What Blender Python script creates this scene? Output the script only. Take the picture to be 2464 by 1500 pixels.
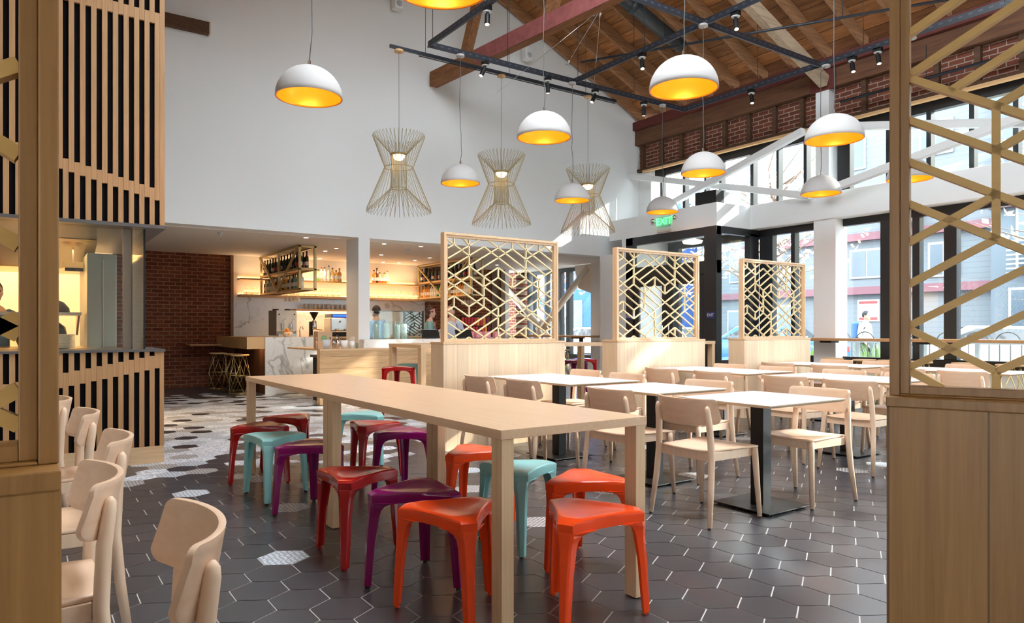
import bpy, bmesh, math, random
from mathutils import Vector, Matrix
random.seed(7)
for o in list(bpy.data.objects): bpy.data.objects.remove(o)
SC = bpy.context.scene
COL = SC.collection
PI = math.pi

# ---------------------------------------------------------------- camera
cam_d = bpy.data.cameras.new('camera'); cam = bpy.data.objects.new('camera', cam_d); COL.objects.link(cam)
HEAD = math.radians(34.1)
cam.location = (0, 0, 1.2); cam.rotation_euler = (PI/2, 0, -HEAD)
cam_d.sensor_fit = 'HORIZONTAL'; cam_d.sensor_width = 36.0
cam_d.lens = 1700/2464*36; cam_d.shift_x = 24/2464; cam_d.shift_y = 43/2464
cam_d.clip_start = 0.05; cam_d.clip_end = 300
SC.camera = cam
# ---------------------------------------------------------------- view
SC.view_settings.view_transform = 'Standard'; SC.view_settings.look = 'None'
SC.view_settings.gamma = 1; SC.view_settings.use_curve_mapping = False
SC.view_settings.exposure = 1.35
# ---------------------------------------------------------------- world + sun
W = bpy.data.worlds.new('sky'); SC.world = W; W.use_nodes = True
bg = W.node_tree.nodes['Background']
bg.inputs['Color'].default_value = (0.84, 0.93, 1.0, 1); bg.inputs['Strength'].default_value = 5.5
sd = bpy.data.lights.new('sun', 'SUN'); sd.energy = 3.0; sd.angle = math.radians(0.8); sd.color = (1, 0.94, 0.85)
sun = bpy.data.objects.new('sun', sd); COL.objects.link(sun); sun.location = (20, -10, 14)
sun.rotation_euler = Vector((1.0, -0.62, 0.54)).to_track_quat('Z', 'Y').to_euler()

def lamp(kind, loc, power, color, size=0.05, rot=None, spot=None, blend=0.5):
    d = bpy.data.lights.new('lamp_light', kind); d.energy = power; d.color = color
    if kind == 'AREA': d.shape = 'RECTANGLE'; d.size = size[0]; d.size_y = size[1]
    else: d.shadow_soft_size = size
    if kind == 'SPOT': d.spot_size = math.radians(spot); d.spot_blend = blend
    o = bpy.data.objects.new('lamp_light', d); COL.objects.link(o); o.location = loc
    if rot: o.rotation_euler = rot
    return o
WARM = (1.0, 0.68, 0.38)

# ---------------------------------------------------------------- materials
def new(name):
    m = bpy.data.materials.new(name); m.use_nodes = True; nt = m.node_tree
    return m, nt, nt.nodes['Principled BSDF'], nt.nodes, nt.links
def mat(name, c, rough=0.5, metal=0.0, spec=0.5, coat=0.0, emit=None, es=0.0, var=0.0, bump=0.0, scale=40):
    m, nt, b, N, L = new(name)
    b.inputs['Base Color'].default_value = (*c, 1); b.inputs['Roughness'].default_value = rough
    b.inputs['Metallic'].default_value = metal; b.inputs['Specular IOR Level'].default_value = spec
    b.inputs['Coat Weight'].default_value = coat; b.inputs['Coat Roughness'].default_value = 0.05
    if emit: b.inputs['Emission Color'].default_value = (*emit, 1); b.inputs['Emission Strength'].default_value = es
    if var or bump:
        tc = N.new('ShaderNodeTexCoord'); n = N.new('ShaderNodeTexNoise'); n.inputs['Scale'].default_value = scale; n.inputs['Detail'].default_value = 4
        L.new(tc.outputs['Object'], n.inputs['Vector'])
        if var:
            mx = N.new('ShaderNodeMix'); mx.data_type = 'RGBA'; mx.inputs[6].default_value = (*[v*(1-var) for v in c], 1); mx.inputs[7].default_value = (*[min(1, v*(1+var)) for v in c], 1)
            L.new(n.outputs['Fac'], mx.inputs[0]); L.new(mx.outputs[2], b.inputs['Base Color'])
        if bump:
            bp = N.new('ShaderNodeBump'); bp.inputs['Strength'].default_value = bump; bp.inputs['Distance'].default_value = 0.01
            L.new(n.outputs['Fac'], bp.inputs['Height']); L.new(bp.outputs[0], b.inputs['Normal'])
    return m
def wood(name, c1, c2, axis='X', rough=0.45, plank=None, paxis='X', grain=26, pvar=0.18, figure=1.0, line=0.45, gap=.004):
    m, nt, b, N, L = new(name); b.inputs['Roughness'].default_value = rough
    tc = N.new('ShaderNodeTexCoord'); mp = N.new('ShaderNodeMapping')
    s = {'X': (0.9, grain, grain), 'Y': (grain, 0.9, grain), 'Z': (grain, grain, 0.9)}[axis]
    mp.inputs['Scale'].default_value = s; L.new(tc.outputs['Object'], mp.inputs['Vector'])
    vec = mp.outputs[0]; wn = None
    if plank:
        sp = N.new('ShaderNodeSeparateXYZ'); L.new(tc.outputs['Object'], sp.inputs[0])
        dv = N.new('ShaderNodeMath'); dv.operation = 'DIVIDE'; dv.inputs[1].default_value = plank; L.new(sp.outputs[paxis], dv.inputs[0])
        fl = N.new('ShaderNodeMath'); fl.operation = 'FLOOR'; L.new(dv.outputs[0], fl.inputs[0])
        wn = N.new('ShaderNodeTexWhiteNoise'); wn.noise_dimensions = '1D'; L.new(fl.outputs[0], wn.inputs['W'])
        ad = N.new('ShaderNodeVectorMath'); ad.operation = 'ADD'; sc = N.new('ShaderNodeVectorMath'); sc.operation = 'SCALE'; sc.inputs[3].default_value = 30
        L.new(wn.outputs['Color'], sc.inputs[0]); L.new(vec, ad.inputs[0]); L.new(sc.outputs[0], ad.inputs[1]); vec = ad.outputs[0]
    n = N.new('ShaderNodeTexNoise'); n.inputs['Scale'].default_value = 2.2; n.inputs['Detail'].default_value = 7; n.inputs['Roughness'].default_value = 0.62; n.inputs['Distortion'].default_value = 0.5*figure
    L.new(vec, n.inputs['Vector'])
    r = N.new('ShaderNodeValToRGB'); r.color_ramp.elements[0].position = 0.32; r.color_ramp.elements[1].position = 0.68
    r.color_ramp.elements[0].color = (*c2, 1); r.color_ramp.elements[1].color = (*c1, 1)
    L.new(n.outputs['Fac'], r.inputs[0]); out = r.outputs[0]
    if plank:
        hs = N.new('ShaderNodeHueSaturation'); mr = N.new('ShaderNodeMapRange'); mr.inputs[3].default_value = 1-pvar; mr.inputs[4].default_value = 1+pvar
        L.new(wn.outputs['Value'], mr.inputs[0]); L.new(mr.outputs[0], hs.inputs['Value']); L.new(out, hs.inputs['Color']); out = hs.outputs[0]
        fr = N.new('ShaderNodeMath'); fr.operation = 'FRACT'; L.new(dv.outputs[0], fr.inputs[0])
        lt = N.new('ShaderNodeMath'); lt.operation = 'LESS_THAN'; lt.inputs[1].default_value = gap/plank; L.new(fr.outputs[0], lt.inputs[0])
        mx = N.new('ShaderNodeMix'); mx.data_type = 'RGBA'; mx.inputs[7].default_value = (*[v*line for v in c2], 1); L.new(lt.outputs[0], mx.inputs[0]); L.new(out, mx.inputs[6]); out = mx.outputs[2]
    L.new(out, b.inputs['Base Color'])
    bp = N.new('ShaderNodeBump'); bp.inputs['Strength'].default_value = 0.08; bp.inputs['Distance'].default_value = 0.004
    L.new(n.outputs['Fac'], bp.inputs['Height']); L.new(bp.outputs[0], b.inputs['Normal'])
    return m
def brick(name, c1, c2, mortar, face='Y'):
    m, nt, b, N, L = new(name); b.inputs['Roughness'].default_value = 0.9; b.inputs['Specular IOR Level'].default_value = 0.15
    tc = N.new('ShaderNodeTexCoord'); sp = N.new('ShaderNodeSeparateXYZ'); cb = N.new('ShaderNodeCombineXYZ'); L.new(tc.outputs['Object'], sp.inputs[0])
    L.new(sp.outputs['X' if face == 'Y' else 'Y'], cb.inputs[0]); L.new(sp.outputs['Z'], cb.inputs[1])
    nz = N.new('ShaderNodeTexNoise'); nz.inputs['Scale'].default_value = 9; L.new(cb.outputs[0], nz.inputs['Vector'])
    va = N.new('ShaderNodeVectorMath'); va.operation = 'MULTIPLY_ADD'; va.inputs[1].default_value = (0.02, 0.02, 0.02); L.new(nz.outputs['Color'], va.inputs[0]); L.new(cb.outputs[0], va.inputs[2])
    t = N.new('ShaderNodeTexBrick'); t.inputs['Scale'].default_value = 1; t.inputs['Brick Width'].default_value = 0.215; t.inputs['Row Height'].default_value = 0.078
    t.inputs['Mortar Size'].default_value = 0.009; t.inputs['Mortar Smooth'].default_value = 0.3; t.inputs['Bias'].default_value = 0.1
    t.inputs['Color1'].default_value = (*c1, 1); t.inputs['Color2'].default_value = (*c2, 1); t.inputs['Mortar'].default_value = (*mortar, 1)
    L.new(va.outputs[0], t.inputs['Vector']); L.new(t.outputs['Color'], b.inputs['Base Color'])
    bp = N.new('ShaderNodeBump'); bp.invert = True; bp.inputs['Strength'].default_value = 0.7; bp.inputs['Distance'].default_value = 0.012
    L.new(t.outputs['Fac'], bp.inputs['Height']); L.new(bp.outputs[0], b.inputs['Normal'])
    return m
def marble(name):
    m, nt, b, N, L = new(name); b.inputs['Roughness'].default_value = 0.18
    tc = N.new('ShaderNodeTexCoord'); out = None
    for sc, w, dark in ((0.8, 0.009, 0.55), (1.9, 0.006, 0.78)):
        n = N.new('ShaderNodeTexNoise'); n.inputs['Scale'].default_value = sc; n.inputs['Detail'].default_value = 4; n.inputs['Distortion'].default_value = 0.5; n.inputs['Roughness'].default_value = 0.5
        L.new(tc.outputs['Object'], n.inputs['Vector'])
        r = N.new('ShaderNodeValToRGB'); e = r.color_ramp.elements
        e[0].position = 0.5-w*1.6; e[0].color = (1, 1, 1, 1); e[1].position = 0.5; e[1].color = (dark, dark, dark*1.0, 1)
        k = e.new(0.5+w); k.color = (1, 1, 1, 1)
        L.new(n.outputs['Fac'], r.inputs[0])
        if out is None: out = r.outputs[0]
        else:
            mx = N.new('ShaderNodeMix'); mx.data_type = 'RGBA'; mx.blend_type = 'MULTIPLY'; mx.inputs[0].default_value = 1; L.new(out, mx.inputs[6]); L.new(r.outputs[0], mx.inputs[7]); out = mx.outputs[2]
    mx = N.new('ShaderNodeMix'); mx.data_type = 'RGBA'; mx.blend_type = 'MULTIPLY'; mx.inputs[0].default_value = 1; mx.inputs[7].default_value = (0.80, 0.81, 0.80, 1); L.new(out, mx.inputs[6])
    L.new(mx.outputs[2], b.inputs['Base Color'])
    return m
def glassm(name, tint=(0.93, 0.97, 0.96), ior=1.45, refl=(1, 1, 1)):
    m = bpy.data.materials.new(name); m.use_nodes = True; N = m.node_tree.nodes; L = m.node_tree.links; N.clear()
    o = N.new('ShaderNodeOutputMaterial'); t = N.new('ShaderNodeBsdfTransparent'); g = N.new('ShaderNodeBsdfGlossy'); f = N.new('ShaderNodeLayerWeight'); f.inputs['Blend'].default_value = 0.5; pw = N.new('ShaderNodeMath'); pw.operation = 'POWER'; pw.inputs[1].default_value = 5; ma = N.new('ShaderNodeMath'); ma.operation = 'MULTIPLY_ADD'; ma.inputs[1].default_value = 0.9; ma.inputs[2].default_value = 0.035; L.new(f.outputs['Facing'], pw.inputs[0]); L.new(pw.outputs[0], ma.inputs[0]); mx = N.new('ShaderNodeMixShader')
    t.inputs[0].default_value = (*tint, 1); g.inputs['Roughness'].default_value = 0.01; g.inputs['Color'].default_value = (*refl, 1)
    L.new(ma.outputs[0], mx.inputs[0]); L.new(t.outputs[0], mx.inputs[1]); L.new(g.outputs[0], mx.inputs[2]); L.new(mx.outputs[0], o.inputs[0])
    return m
def tile(name, base, line, mode):
    m, nt, b, N, L = new(name); b.inputs['Roughness'].default_value = 0.42
    tc = N.new('ShaderNodeTexCoord')
    if mode == 'dark':
        g = N.new('ShaderNodeNewGeometry'); n = N.new('ShaderNodeTexNoise'); n.inputs['Scale'].default_value = 6; n.inputs['Detail'].default_value = 3; L.new(tc.outputs['Object'], n.inputs['Vector'])
        a = N.new('ShaderNodeMath'); a.operation = 'MULTIPLY_ADD'; a.inputs[1].default_value = 0.6; L.new(g.outputs['Random Per Island'], a.inputs[0]); 
        c = N.new('ShaderNodeMath'); c.operation = 'MULTIPLY'; c.inputs[1].default_value = 0.4; L.new(n.outputs['Fac'], c.inputs[0]); L.new(c.outputs[0], a.inputs[2])
        mx = N.new('ShaderNodeMix'); mx.data_type = 'RGBA'; mx.inputs[6].default_value = (*base, 1); mx.inputs[7].default_value = (*line, 1); L.new(a.outputs[0], mx.inputs[0]); L.new(mx.outputs[2], b.inputs['Base Color'])
        b.inputs['Roughness'].default_value = 0.29; b.inputs['Specular IOR Level'].default_value = 0.75
    else:
        if mode == 'geo':
            # crossing diagonal strips
            outs = []
            for ang in (0, 60, 120):
                mp = N.new('ShaderNodeMapping'); mp.inputs['Rotation'].default_value = (0, 0, math.radians(ang)); L.new(tc.outputs['Object'], mp.inputs['Vector'])
                w = N.new('ShaderNodeTexWave'); w.inputs['Scale'].default_value = 13; w.wave_profile = 'TRI'; L.new(mp.outputs[0], w.inputs['Vector']); outs.append(w.outputs['Fac'])
            a = N.new('ShaderNodeMath'); a.operation = 'MAXIMUM'; L.new(outs[0], a.inputs[0]); L.new(outs[1], a.inputs[1])
            a2 = N.new('ShaderNodeMath'); a2.operation = 'MAXIMUM'; L.new(a.outputs[0], a2.inputs[0]); L.new(outs[2], a2.inputs[1]); fac = a2.outputs[0]; lo, hi = 0.72, 0.8
        elif mode == 'scroll':
            n = N.new('ShaderNodeTexNoise'); n.inputs['Scale'].default_value = 22; n.inputs['Detail'].default_value = 3; n.inputs['Distortion'].default_value = 2.5; L.new(tc.outputs['Object'], n.inputs['Vector']); fac = n.outputs['Fac']; lo, hi = 0.44, 0.52
        else:
            v = N.new('ShaderNodeTexVoronoi'); v.feature = 'DISTANCE_TO_EDGE'; v.inputs['Scale'].default_value = 38; v.inputs['Randomness'].default_value = 0.35; L.new(tc.outputs['Object'], v.inputs['Vector']); fac = v.outputs['Distance']; lo, hi = 0.1, 0.3
        r = N.new('ShaderNodeValToRGB'); r.color_ramp.elements[0].position = lo; r.color_ramp.elements[1].position = hi
        r.color_ramp.elements[0].color = (*base, 1); r.color_ramp.elements[1].color = (*line, 1); L.new(fac, r.inputs[0]); L.new(r.outputs[0], b.inputs['Base Color'])
    return m
M = {}
M['white'] = mat('white_paint', (0.78, 0.79, 0.79), 0.75)
M['cream'] = mat('cream_paint', (0.80, 0.76, 0.69), 0.7)
M['oak'] = wood('oak_light', (0.73, 0.51, 0.31), (0.61, 0.40, 0.22), 'Z', 0.42)
M['oakX'] = wood('oak_along_x', (0.73, 0.51, 0.31), (0.61, 0.40, 0.22), 'X', 0.42)
M['oakY'] = wood('oak_along_y', (0.74, 0.50, 0.315), (0.65, 0.42, 0.25), 'Y', 0.3)
M['oakpanel'] = wood('oak_panel_planks', (0.84, 0.64, 0.43), (0.74, 0.52, 0.32), 'Z', 0.45, plank=0.125, paxis='X', pvar=0.09, line=0.85)
M['oakfront'] = wood('oak_front_planks', (0.70, 0.47, 0.26), (0.50, 0.29, 0.13), 'X', 0.45, plank=0.19, paxis='Z', pvar=0.08, grain=14, figure=3)
M['oakdark'] = wood('oak_honey', (0.34, 0.165, 0.045), (0.25, 0.112, 0.026), 'Z', 0.45)
M['oakdarkp'] = wood('oak_honey_planks', (0.37, 0.185, 0.052), (0.27, 0.125, 0.032), 'Z', 0.45, plank=0.19, paxis='X', pvar=0.10)
M['latt'] = wood('lattice_ply', (0.62, 0.37, 0.11), (0.52, 0.30, 0.08), 'X', 0.5, grain=8)
M['lattpale'] = mat('lattice_birch', (0.80, 0.66, 0.38), 0.5)
M['slat'] = wood('slat_oak', (0.53, 0.295, 0.135), (0.42, 0.215, 0.09), 'Z', 0.5)
M['beech'] = wood('beech', (0.86, 0.635, 0.455), (0.79, 0.555, 0.38), 'Z', 0.42, grain=12)
M['beechseat'] = wood('beech_ply', (0.84, 0.59, 0.41), (0.77, 0.51, 0.335), 'Y', 0.4, grain=12)
M['timber'] = wood('old_timber', (0.30, 0.13, 0.045), (0.15, 0.055, 0.02), 'Y', 0.8, grain=12)
M['timberX'] = wood('old_timber_x', (0.42, 0.22, 0.10), (0.24, 0.11, 0.05), 'X', 0.8, grain=12)
M['timberdark'] = wood('dark_timber', (0.12, 0.055, 0.025), (0.06, 0.028, 0.014), 'Y', 0.8, grain=12)
M['deck'] = wood('roof_boards', (0.46, 0.205, 0.065), (0.22, 0.08, 0.026), 'Y', 0.8, plank=0.26, paxis='X', pvar=0.45, grain=8, line=0.1, gap=.010)
M['palewood'] = wood('pale_timber', (0.58, 0.46, 0.33), (0.40, 0.29, 0.19), 'X', 0.8, grain=12)
M['redpaint'] = mat('red_paint_worn', (0.26, 0.075, 0.07), 0.7, var=0.5, scale=9); M['reddark'] = mat('red_paint_dark', (0.12, 0.022, 0.016), 0.7, var=0.4, scale=14)
M['newwood'] = mat('new_pine', (0.72, 0.45, 0.22), 0.6)
M['brickY'] = brick('brick_red', (0.25, 0.075, 0.036), (0.16, 0.045, 0.024), (0.32, 0.20, 0.14), 'Y')
M['brickX'] = brick('brick_old', (0.21, 0.065, 0.04), (0.13, 0.045, 0.03), (0.36, 0.27, 0.21), 'X')
M['marble'] = marble('marble_veined')
M['black'] = mat('black_metal', (0.010, 0.010, 0.011), 0.42, spec=.35)
M['blackframe'] = mat('black_window_frame', (0.018, 0.02, 0.022), 0.35)
M['blackpanel'] = mat('black_board', (0.008, 0.007, 0.009), 0.9, spec=.1)
M['grid'] = mat('charcoal_steel', (0.03, 0.035, 0.045), 0.4, 0.3)
M['steel'] = mat('stainless', (0.55, 0.53, 0.50), 0.28, 0.9)
M['steelgoldlit'] = mat('stainless_warm_lit', (0.62, 0.50, 0.28), 0.3, 0.9)  # stainless with the warm kitchen light put into its colour
M['brass'] = mat('brass_wire', (0.78, 0.60, 0.27), 0.28, 0.9)
M['goldwire'] = mat('champagne_wire', (0.36, 0.28, 0.13), 0.5, 0.4)
M['cage'] = mat('brass_paint', (0.60, 0.47, 0.24), 0.45, 0.5)
gm_, gnt, gb, gN, gL = new('track_steel'); gb.inputs['Roughness'].default_value = .4
_tc = gN.new('ShaderNodeTexCoord'); _sp = gN.new('ShaderNodeSeparateXYZ'); gL.new(_tc.outputs['Object'], _sp.inputs[0])
_ad = gN.new('ShaderNodeMath'); _ad.operation = 'ADD'; gL.new(_sp.outputs['X'], _ad.inputs[0]); gL.new(_sp.outputs['Y'], _ad.inputs[1])
_dv = gN.new('ShaderNodeMath'); _dv.operation = 'DIVIDE'; _dv.inputs[1].default_value = .12; gL.new(_ad.outputs[0], _dv.inputs[0])
_fr = gN.new('ShaderNodeMath'); _fr.operation = 'FRACT'; gL.new(_dv.outputs[0], _fr.inputs[0]); _lt = gN.new('ShaderNodeMath'); _lt.operation = 'LESS_THAN'; _lt.inputs[1].default_value = .42; gL.new(_fr.outputs[0], _lt.inputs[0])
_ab = gN.new('ShaderNodeMath'); _ab.operation = 'ABSOLUTE'; gL.new(_sp.outputs['Z'], _ab.inputs[0]); _l2 = gN.new('ShaderNodeMath'); _l2.operation = 'LESS_THAN'; _l2.inputs[1].default_value = .009; gL.new(_ab.outputs[0], _l2.inputs[0])
_mu = gN.new('ShaderNodeMath'); _mu.operation = 'MULTIPLY'; gL.new(_lt.outputs[0], _mu.inputs[0]); gL.new(_l2.outputs[0], _mu.inputs[1])
_mx = gN.new('ShaderNodeMix'); _mx.data_type = 'RGBA'; _mx.inputs[6].default_value = (.022, .026, .036, 1); _mx.inputs[7].default_value = (.075, .085, .10, 1); gL.new(_mu.outputs[0], _mx.inputs[0]); gL.new(_mx.outputs[2], gb.inputs['Base Color'])
M['trackm'] = gm_
M['glass'] = glassm('window_glass', (0.95, 0.98, 0.98))
M['glassk'] = glassm('kitchen_glass', (0.95, 0.92, 0.86))
M['glassg'] = glassm('clear_glass', (0.80, 0.88, 0.88), 1.5)
M['chrome'] = mat('chrome', (0.8, 0.8, 0.8), 0.12, 1.0)
M['tabletop'] = mat('white_laminate', (0.90, 0.92, 0.94), 0.3)
M['ply'] = mat('ply_edge', (0.62, 0.46, 0.30), 0.5)
M['red'] = mat('red_plastic', (0.34, 0.003, 0.004), 0.16)
M['orange'] = mat('orange_plastic', (0.90, 0.070, 0.008), 0.2, spec=.4)
M['purple'] = mat('purple_plastic', (0.20, 0.0, 0.085), 0.16)
M['teal'] = mat('teal_plastic', (0.26, 0.56, 0.55), 0.3)
M['rubber'] = mat('rubber', (0.02, 0.02, 0.02), 0.7)
M['shade'] = mat('lamp_white', (0.50, 0.475, 0.46), 0.6, spec=.2)
M['gold'] = mat('gold_lining', (1.0, 0.34, 0.015), 0.34, 0.3)
M['bulb'] = mat('bulb_glow', (1, 0.9, 0.7), 0.5, emit=(1, 0.80, 0.45), es=9)
M['spotglow'] = mat('spot_glow', (1, 0.9, 0.7), 0.5, emit=(1, 0.82, 0.5), es=6)
M['downglow'] = mat('downlight_glow', (1, 0.9, 0.7), 0.5, emit=(1, 0.86, 0.66), es=8)
M['grout'] = mat('grout', (0.66, 0.63, 0.60), 0.9)
M['tdark'] = tile('tile_charcoal', (0.042, 0.041, 0.048), (0.067, 0.065, 0.074), 'dark')
M['tgeo'] = tile('tile_geometric', (0.11, 0.105, 0.11), (0.62, 0.60, 0.58), 'geo')
M['tscroll'] = tile('tile_scroll', (0.40, 0.43, 0.48), (0.84, 0.89, 0.95), 'scroll')
M['tdots'] = tile('tile_dots', (0.34, 0.37, 0.41), (0.78, 0.84, 0.90), 'dots')
def C(name, c, rough=0.5, **k):
    if name not in M: M[name] = mat(name, c, rough, **k)
    return M[name]

# ---------------------------------------------------------------- mesh builder
class MB:
    def __init__(s): s.v = []; s.f = []; s.sm = []
    def add(s, vs, fs, smooth=False):
        n = len(s.v); s.v += [tuple(v) for v in vs]; s.f += [tuple(i+n for i in f) for f in fs]; s.sm += [smooth]*len(fs); return s
    def box(s, x0, x1, y0, y1, z0, z1):
        vs = [(x, y, z) for z in (z0, z1) for y in (y0, y1) for x in (x0, x1)]
        return s.add(vs, [(0, 2, 3, 1), (4, 5, 7, 6), (0, 1, 5, 4), (2, 6, 7, 3), (0, 4, 6, 2), (1, 3, 7, 5)])
    def bar(s, p, q, w, h=None, up=(0, 0, 1)):
        # rectangular bar from p to q; w across, h along 'up'
        h = h or w; p = Vector(p); q = Vector(q); d = (q-p).normalized(); u = Vector(up)
        if abs(d.dot(u)) > 0.99: u = Vector((1, 0, 0))
        a = d.cross(u).normalized(); b = a.cross(d).normalized()
        vs = [c + a*i*w/2 + b*j*h/2 for c in (p, q) for i, j in ((-1, -1), (1, -1), (1, 1), (-1, 1))]
        return s.add(vs, [(3, 2, 1, 0), (4, 5, 6, 7), (0, 1, 5, 4), (1, 2, 6, 5), (2, 3, 7, 6), (3, 0, 4, 7)])
    def tube(s, pts, r, seg=8, closed=False, cap=True):
        P = [Vector(p) for p in pts]; n = len(P); R = r if isinstance(r, (list, tuple)) else [r]*n; rings = []; prev = None
        for i in range(n):
            if closed: d = (P[(i+1) % n]-P[i-1])
            else: d = P[min(i+1, n-1)]-P[max(i-1, 0)]
            d.normalize()
            if prev is None: u = Vector((0, 0, 1)) if abs(d.z) < 0.9 else Vector((1, 0, 0))
            else: u = prev
            a = (u - d*u.dot(d)); a = a.normalized() if a.length > 1e-6 else d.orthogonal().normalized(); prev = a; b = d.cross(a)
            rings.append([P[i]+(a*math.cos(2*PI*k/seg)+b*math.sin(2*PI*k/seg))*R[i] for k in range(seg)])
        vs = [v for rg in rings for v in rg]; fs = []
        for i in range(n if closed else n-1):
            j = (i+1) % n
            for k in range(seg): fs.append((i*seg+k, i*seg+(k+1) % seg, j*seg+(k+1) % seg, j*seg+k))
        if cap and not closed: fs += [tuple(reversed(range(seg))), tuple(range((n-1)*seg, n*seg))]
        return s.add(vs, fs, True)
    def lathe(s, prof, c=(0, 0, 0), seg=24, smooth=True, axis='Z'):
        vs = []; fs = []; n = len(prof)
        for k in range(seg):
            a = 2*PI*k/seg
            for r, z in prof:
                p = (r*math.cos(a), r*math.sin(a), z)
                if axis == 'X': p = (z, p[0], p[1])
                if axis == 'Y': p = (p[1], z, p[0])
                vs.append((c[0]+p[0], c[1]+p[1], c[2]+p[2]))
        for k in range(seg):
            j = (k+1) % seg
            for i in range(n-1): fs.append((k*n+i, j*n+i, j*n+i+1, k*n+i+1))
        return s.add(vs, fs, smooth)
    def cyl(s, c, r, z0, z1, seg=16): return s.lathe([(0.0001, z0), (r, z0), (r, z1), (0.0001, z1)], c, seg, False)
    def ball(s, c, r, seg=12):
        pr = [(max(1e-4, r*math.sin(PI*i/8)), -r*math.cos(PI*i/8)) for i in range(9)]
        return s.lathe(pr, c, seg)
    def ell(s, c, rx, ry, rz, seg=12):
        n = len(s.v); s.ball((0, 0, 0), 1, seg)
        for i in range(n, len(s.v)): x, y, z = s.v[i]; s.v[i] = (c[0]+x*rx, c[1]+y*ry, c[2]+z*rz)
        return s
    def prism(s, pts, z0, z1):
        n = len(pts); vs = [(x, y, z0) for x, y in pts]+[(x, y, z1) for x, y in pts]
        return s.add(vs, [tuple(reversed(range(n))), tuple(range(n, 2*n))]+[(i, (i+1) % n, n+(i+1) % n, n+i) for i in range(n)])
    def prismY(s, pts, y0, y1):   # polygon in x,z
        n = len(pts); vs = [(x, y0, z) for x, z in pts]+[(x, y1, z) for x, z in pts]
        return s.add(vs, [tuple(range(n)), tuple(reversed(range(n, 2*n)))]+[(i, n+i, n+(i+1) % n, (i+1) % n) for i in range(n)])
    def prismX(s, pts, x0, x1):   # polygon in y,z
        n = len(pts); vs = [(x0, y, z) for y, z in pts]+[(x1, y, z) for y, z in pts]
        return s.add(vs, [tuple(reversed(range(n))), tuple(range(n, 2*n))]+[(i, (i+1) % n, n+(i+1) % n, n+i) for i in range(n)])
    def rot(s, i0, ang, c=(0, 0)):
        ca, sa = math.cos(ang), math.sin(ang)
        for i in range(i0, len(s.v)): x, y, z = s.v[i]; x -= c[0]; y -= c[1]; s.v[i] = (c[0]+x*ca-y*sa, c[1]+x*sa+y*ca, z)
        return s
    def build(s, name, m, parent=None, bevel=0, origin=None, mats=None, fm=None, label=None, sub=0, auto=True):
        me = bpy.data.meshes.new(name)
        if parent is None and origin is None:
            xs = [v[0] for v in s.v]; ys = [v[1] for v in s.v]; zs = [v[2] for v in s.v]
            origin = ((min(xs)+max(xs))/2, (min(ys)+max(ys))/2, min(zs))
        ox, oy, oz = origin or (0, 0, 0)
        me.from_pydata([(x-ox, y-oy, z-oz) for x, y, z in s.v], [], s.f)
        me.polygons.foreach_set('use_smooth', s.sm)
        for q in (mats or [m]): me.materials.append(q)
        if fm: me.polygons.foreach_set('material_index', fm)
        me.update()
        o = bpy.data.objects.new(name, me); COL.objects.link(o)
        if parent is None: o.location = (ox, oy, oz)
        else: o.parent = parent
        if bevel:
            b = o.modifiers.new('bevel', 'BEVEL'); b.width = bevel; b.segments = 2; b.limit_method = 'ANGLE'; b.angle_limit = 0.6
        if sub: q = o.modifiers.new('subsurf', 'SUBSURF'); q.levels = sub; q.render_levels = sub
        if label: o['label'] = label
        return o
def tag(o, label, cat, group=None, kind=None):
    o['label'] = label; o['category'] = cat
    if group: o['group'] = group
    if kind: o['kind'] = kind
    return o
def thing(name, label, cat, loc=(0, 0, 0), rz=0.0, group=None):
    o = bpy.data.objects.new(name, None); COL.objects.link(o); o.location = loc; o.rotation_euler = (0, 0, rz); o.empty_display_size = 0.1
    return tag(o, label, cat, group)
def struct(o): o['kind'] = 'structure'; return o
def dup(root, loc, rz=None, label=None, group=None):
    r = root.copy(); COL.objects.link(r); r.location = loc
    if rz is not None: r.rotation_euler = (0, 0, rz)
    if label: r['label'] = label
    if group: r['group'] = group
    for ch in list(root.children):
        c = ch.copy(); COL.objects.link(c); c.parent = r
        for g in list(ch.children):
            d = g.copy(); COL.objects.link(d); d.parent = c
    return r
def text_mesh(name, txt, size, m, parent, loc, rot, depth=0.004, align='CENTER'):
    cu = bpy.data.curves.new(name, 'FONT'); cu.body = txt; cu.size = size; cu.extrude = depth; cu.align_x = align; cu.align_y = 'CENTER'
    t = bpy.data.objects.new(name, cu); COL.objects.link(t)
    bpy.context.view_layer.update()
    me = bpy.data.meshes.new_from_object(t); bpy.data.objects.remove(t)
    o = bpy.data.objects.new(name, me); COL.objects.link(o); me.materials.clear(); me.materials.append(m)
    o.parent = parent; o.location = loc; o.rotation_euler = rot
    return o
# ---------------------------------------------------------------- survey helpers: read a real place off the level camera's sight lines
FW = (math.sin(HEAD), math.cos(HEAD)); RT = (math.cos(HEAD), -math.sin(HEAD))
def sight(px, d): t = (px-1208)/1700; return ((FW[0]+RT[0]*t)*d, (FW[1]+RT[1]*t)*d)
def gz(px, py, z=0.0): return sight(px, 1700*(1.2-z)/(py-793))
def pY(px, py, Y): t = (px-1208)/1700; d = Y/(FW[1]+RT[1]*t); return ((FW[0]+RT[0]*t)*d, Y, 1.2+(793-py)*d/1700)
def pX(px, py, X): t = (px-1208)/1700; d = X/(FW[0]+RT[0]*t); return (X, (FW[1]+RT[1]*t)*d, 1.2+(793-py)*d/1700)

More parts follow.
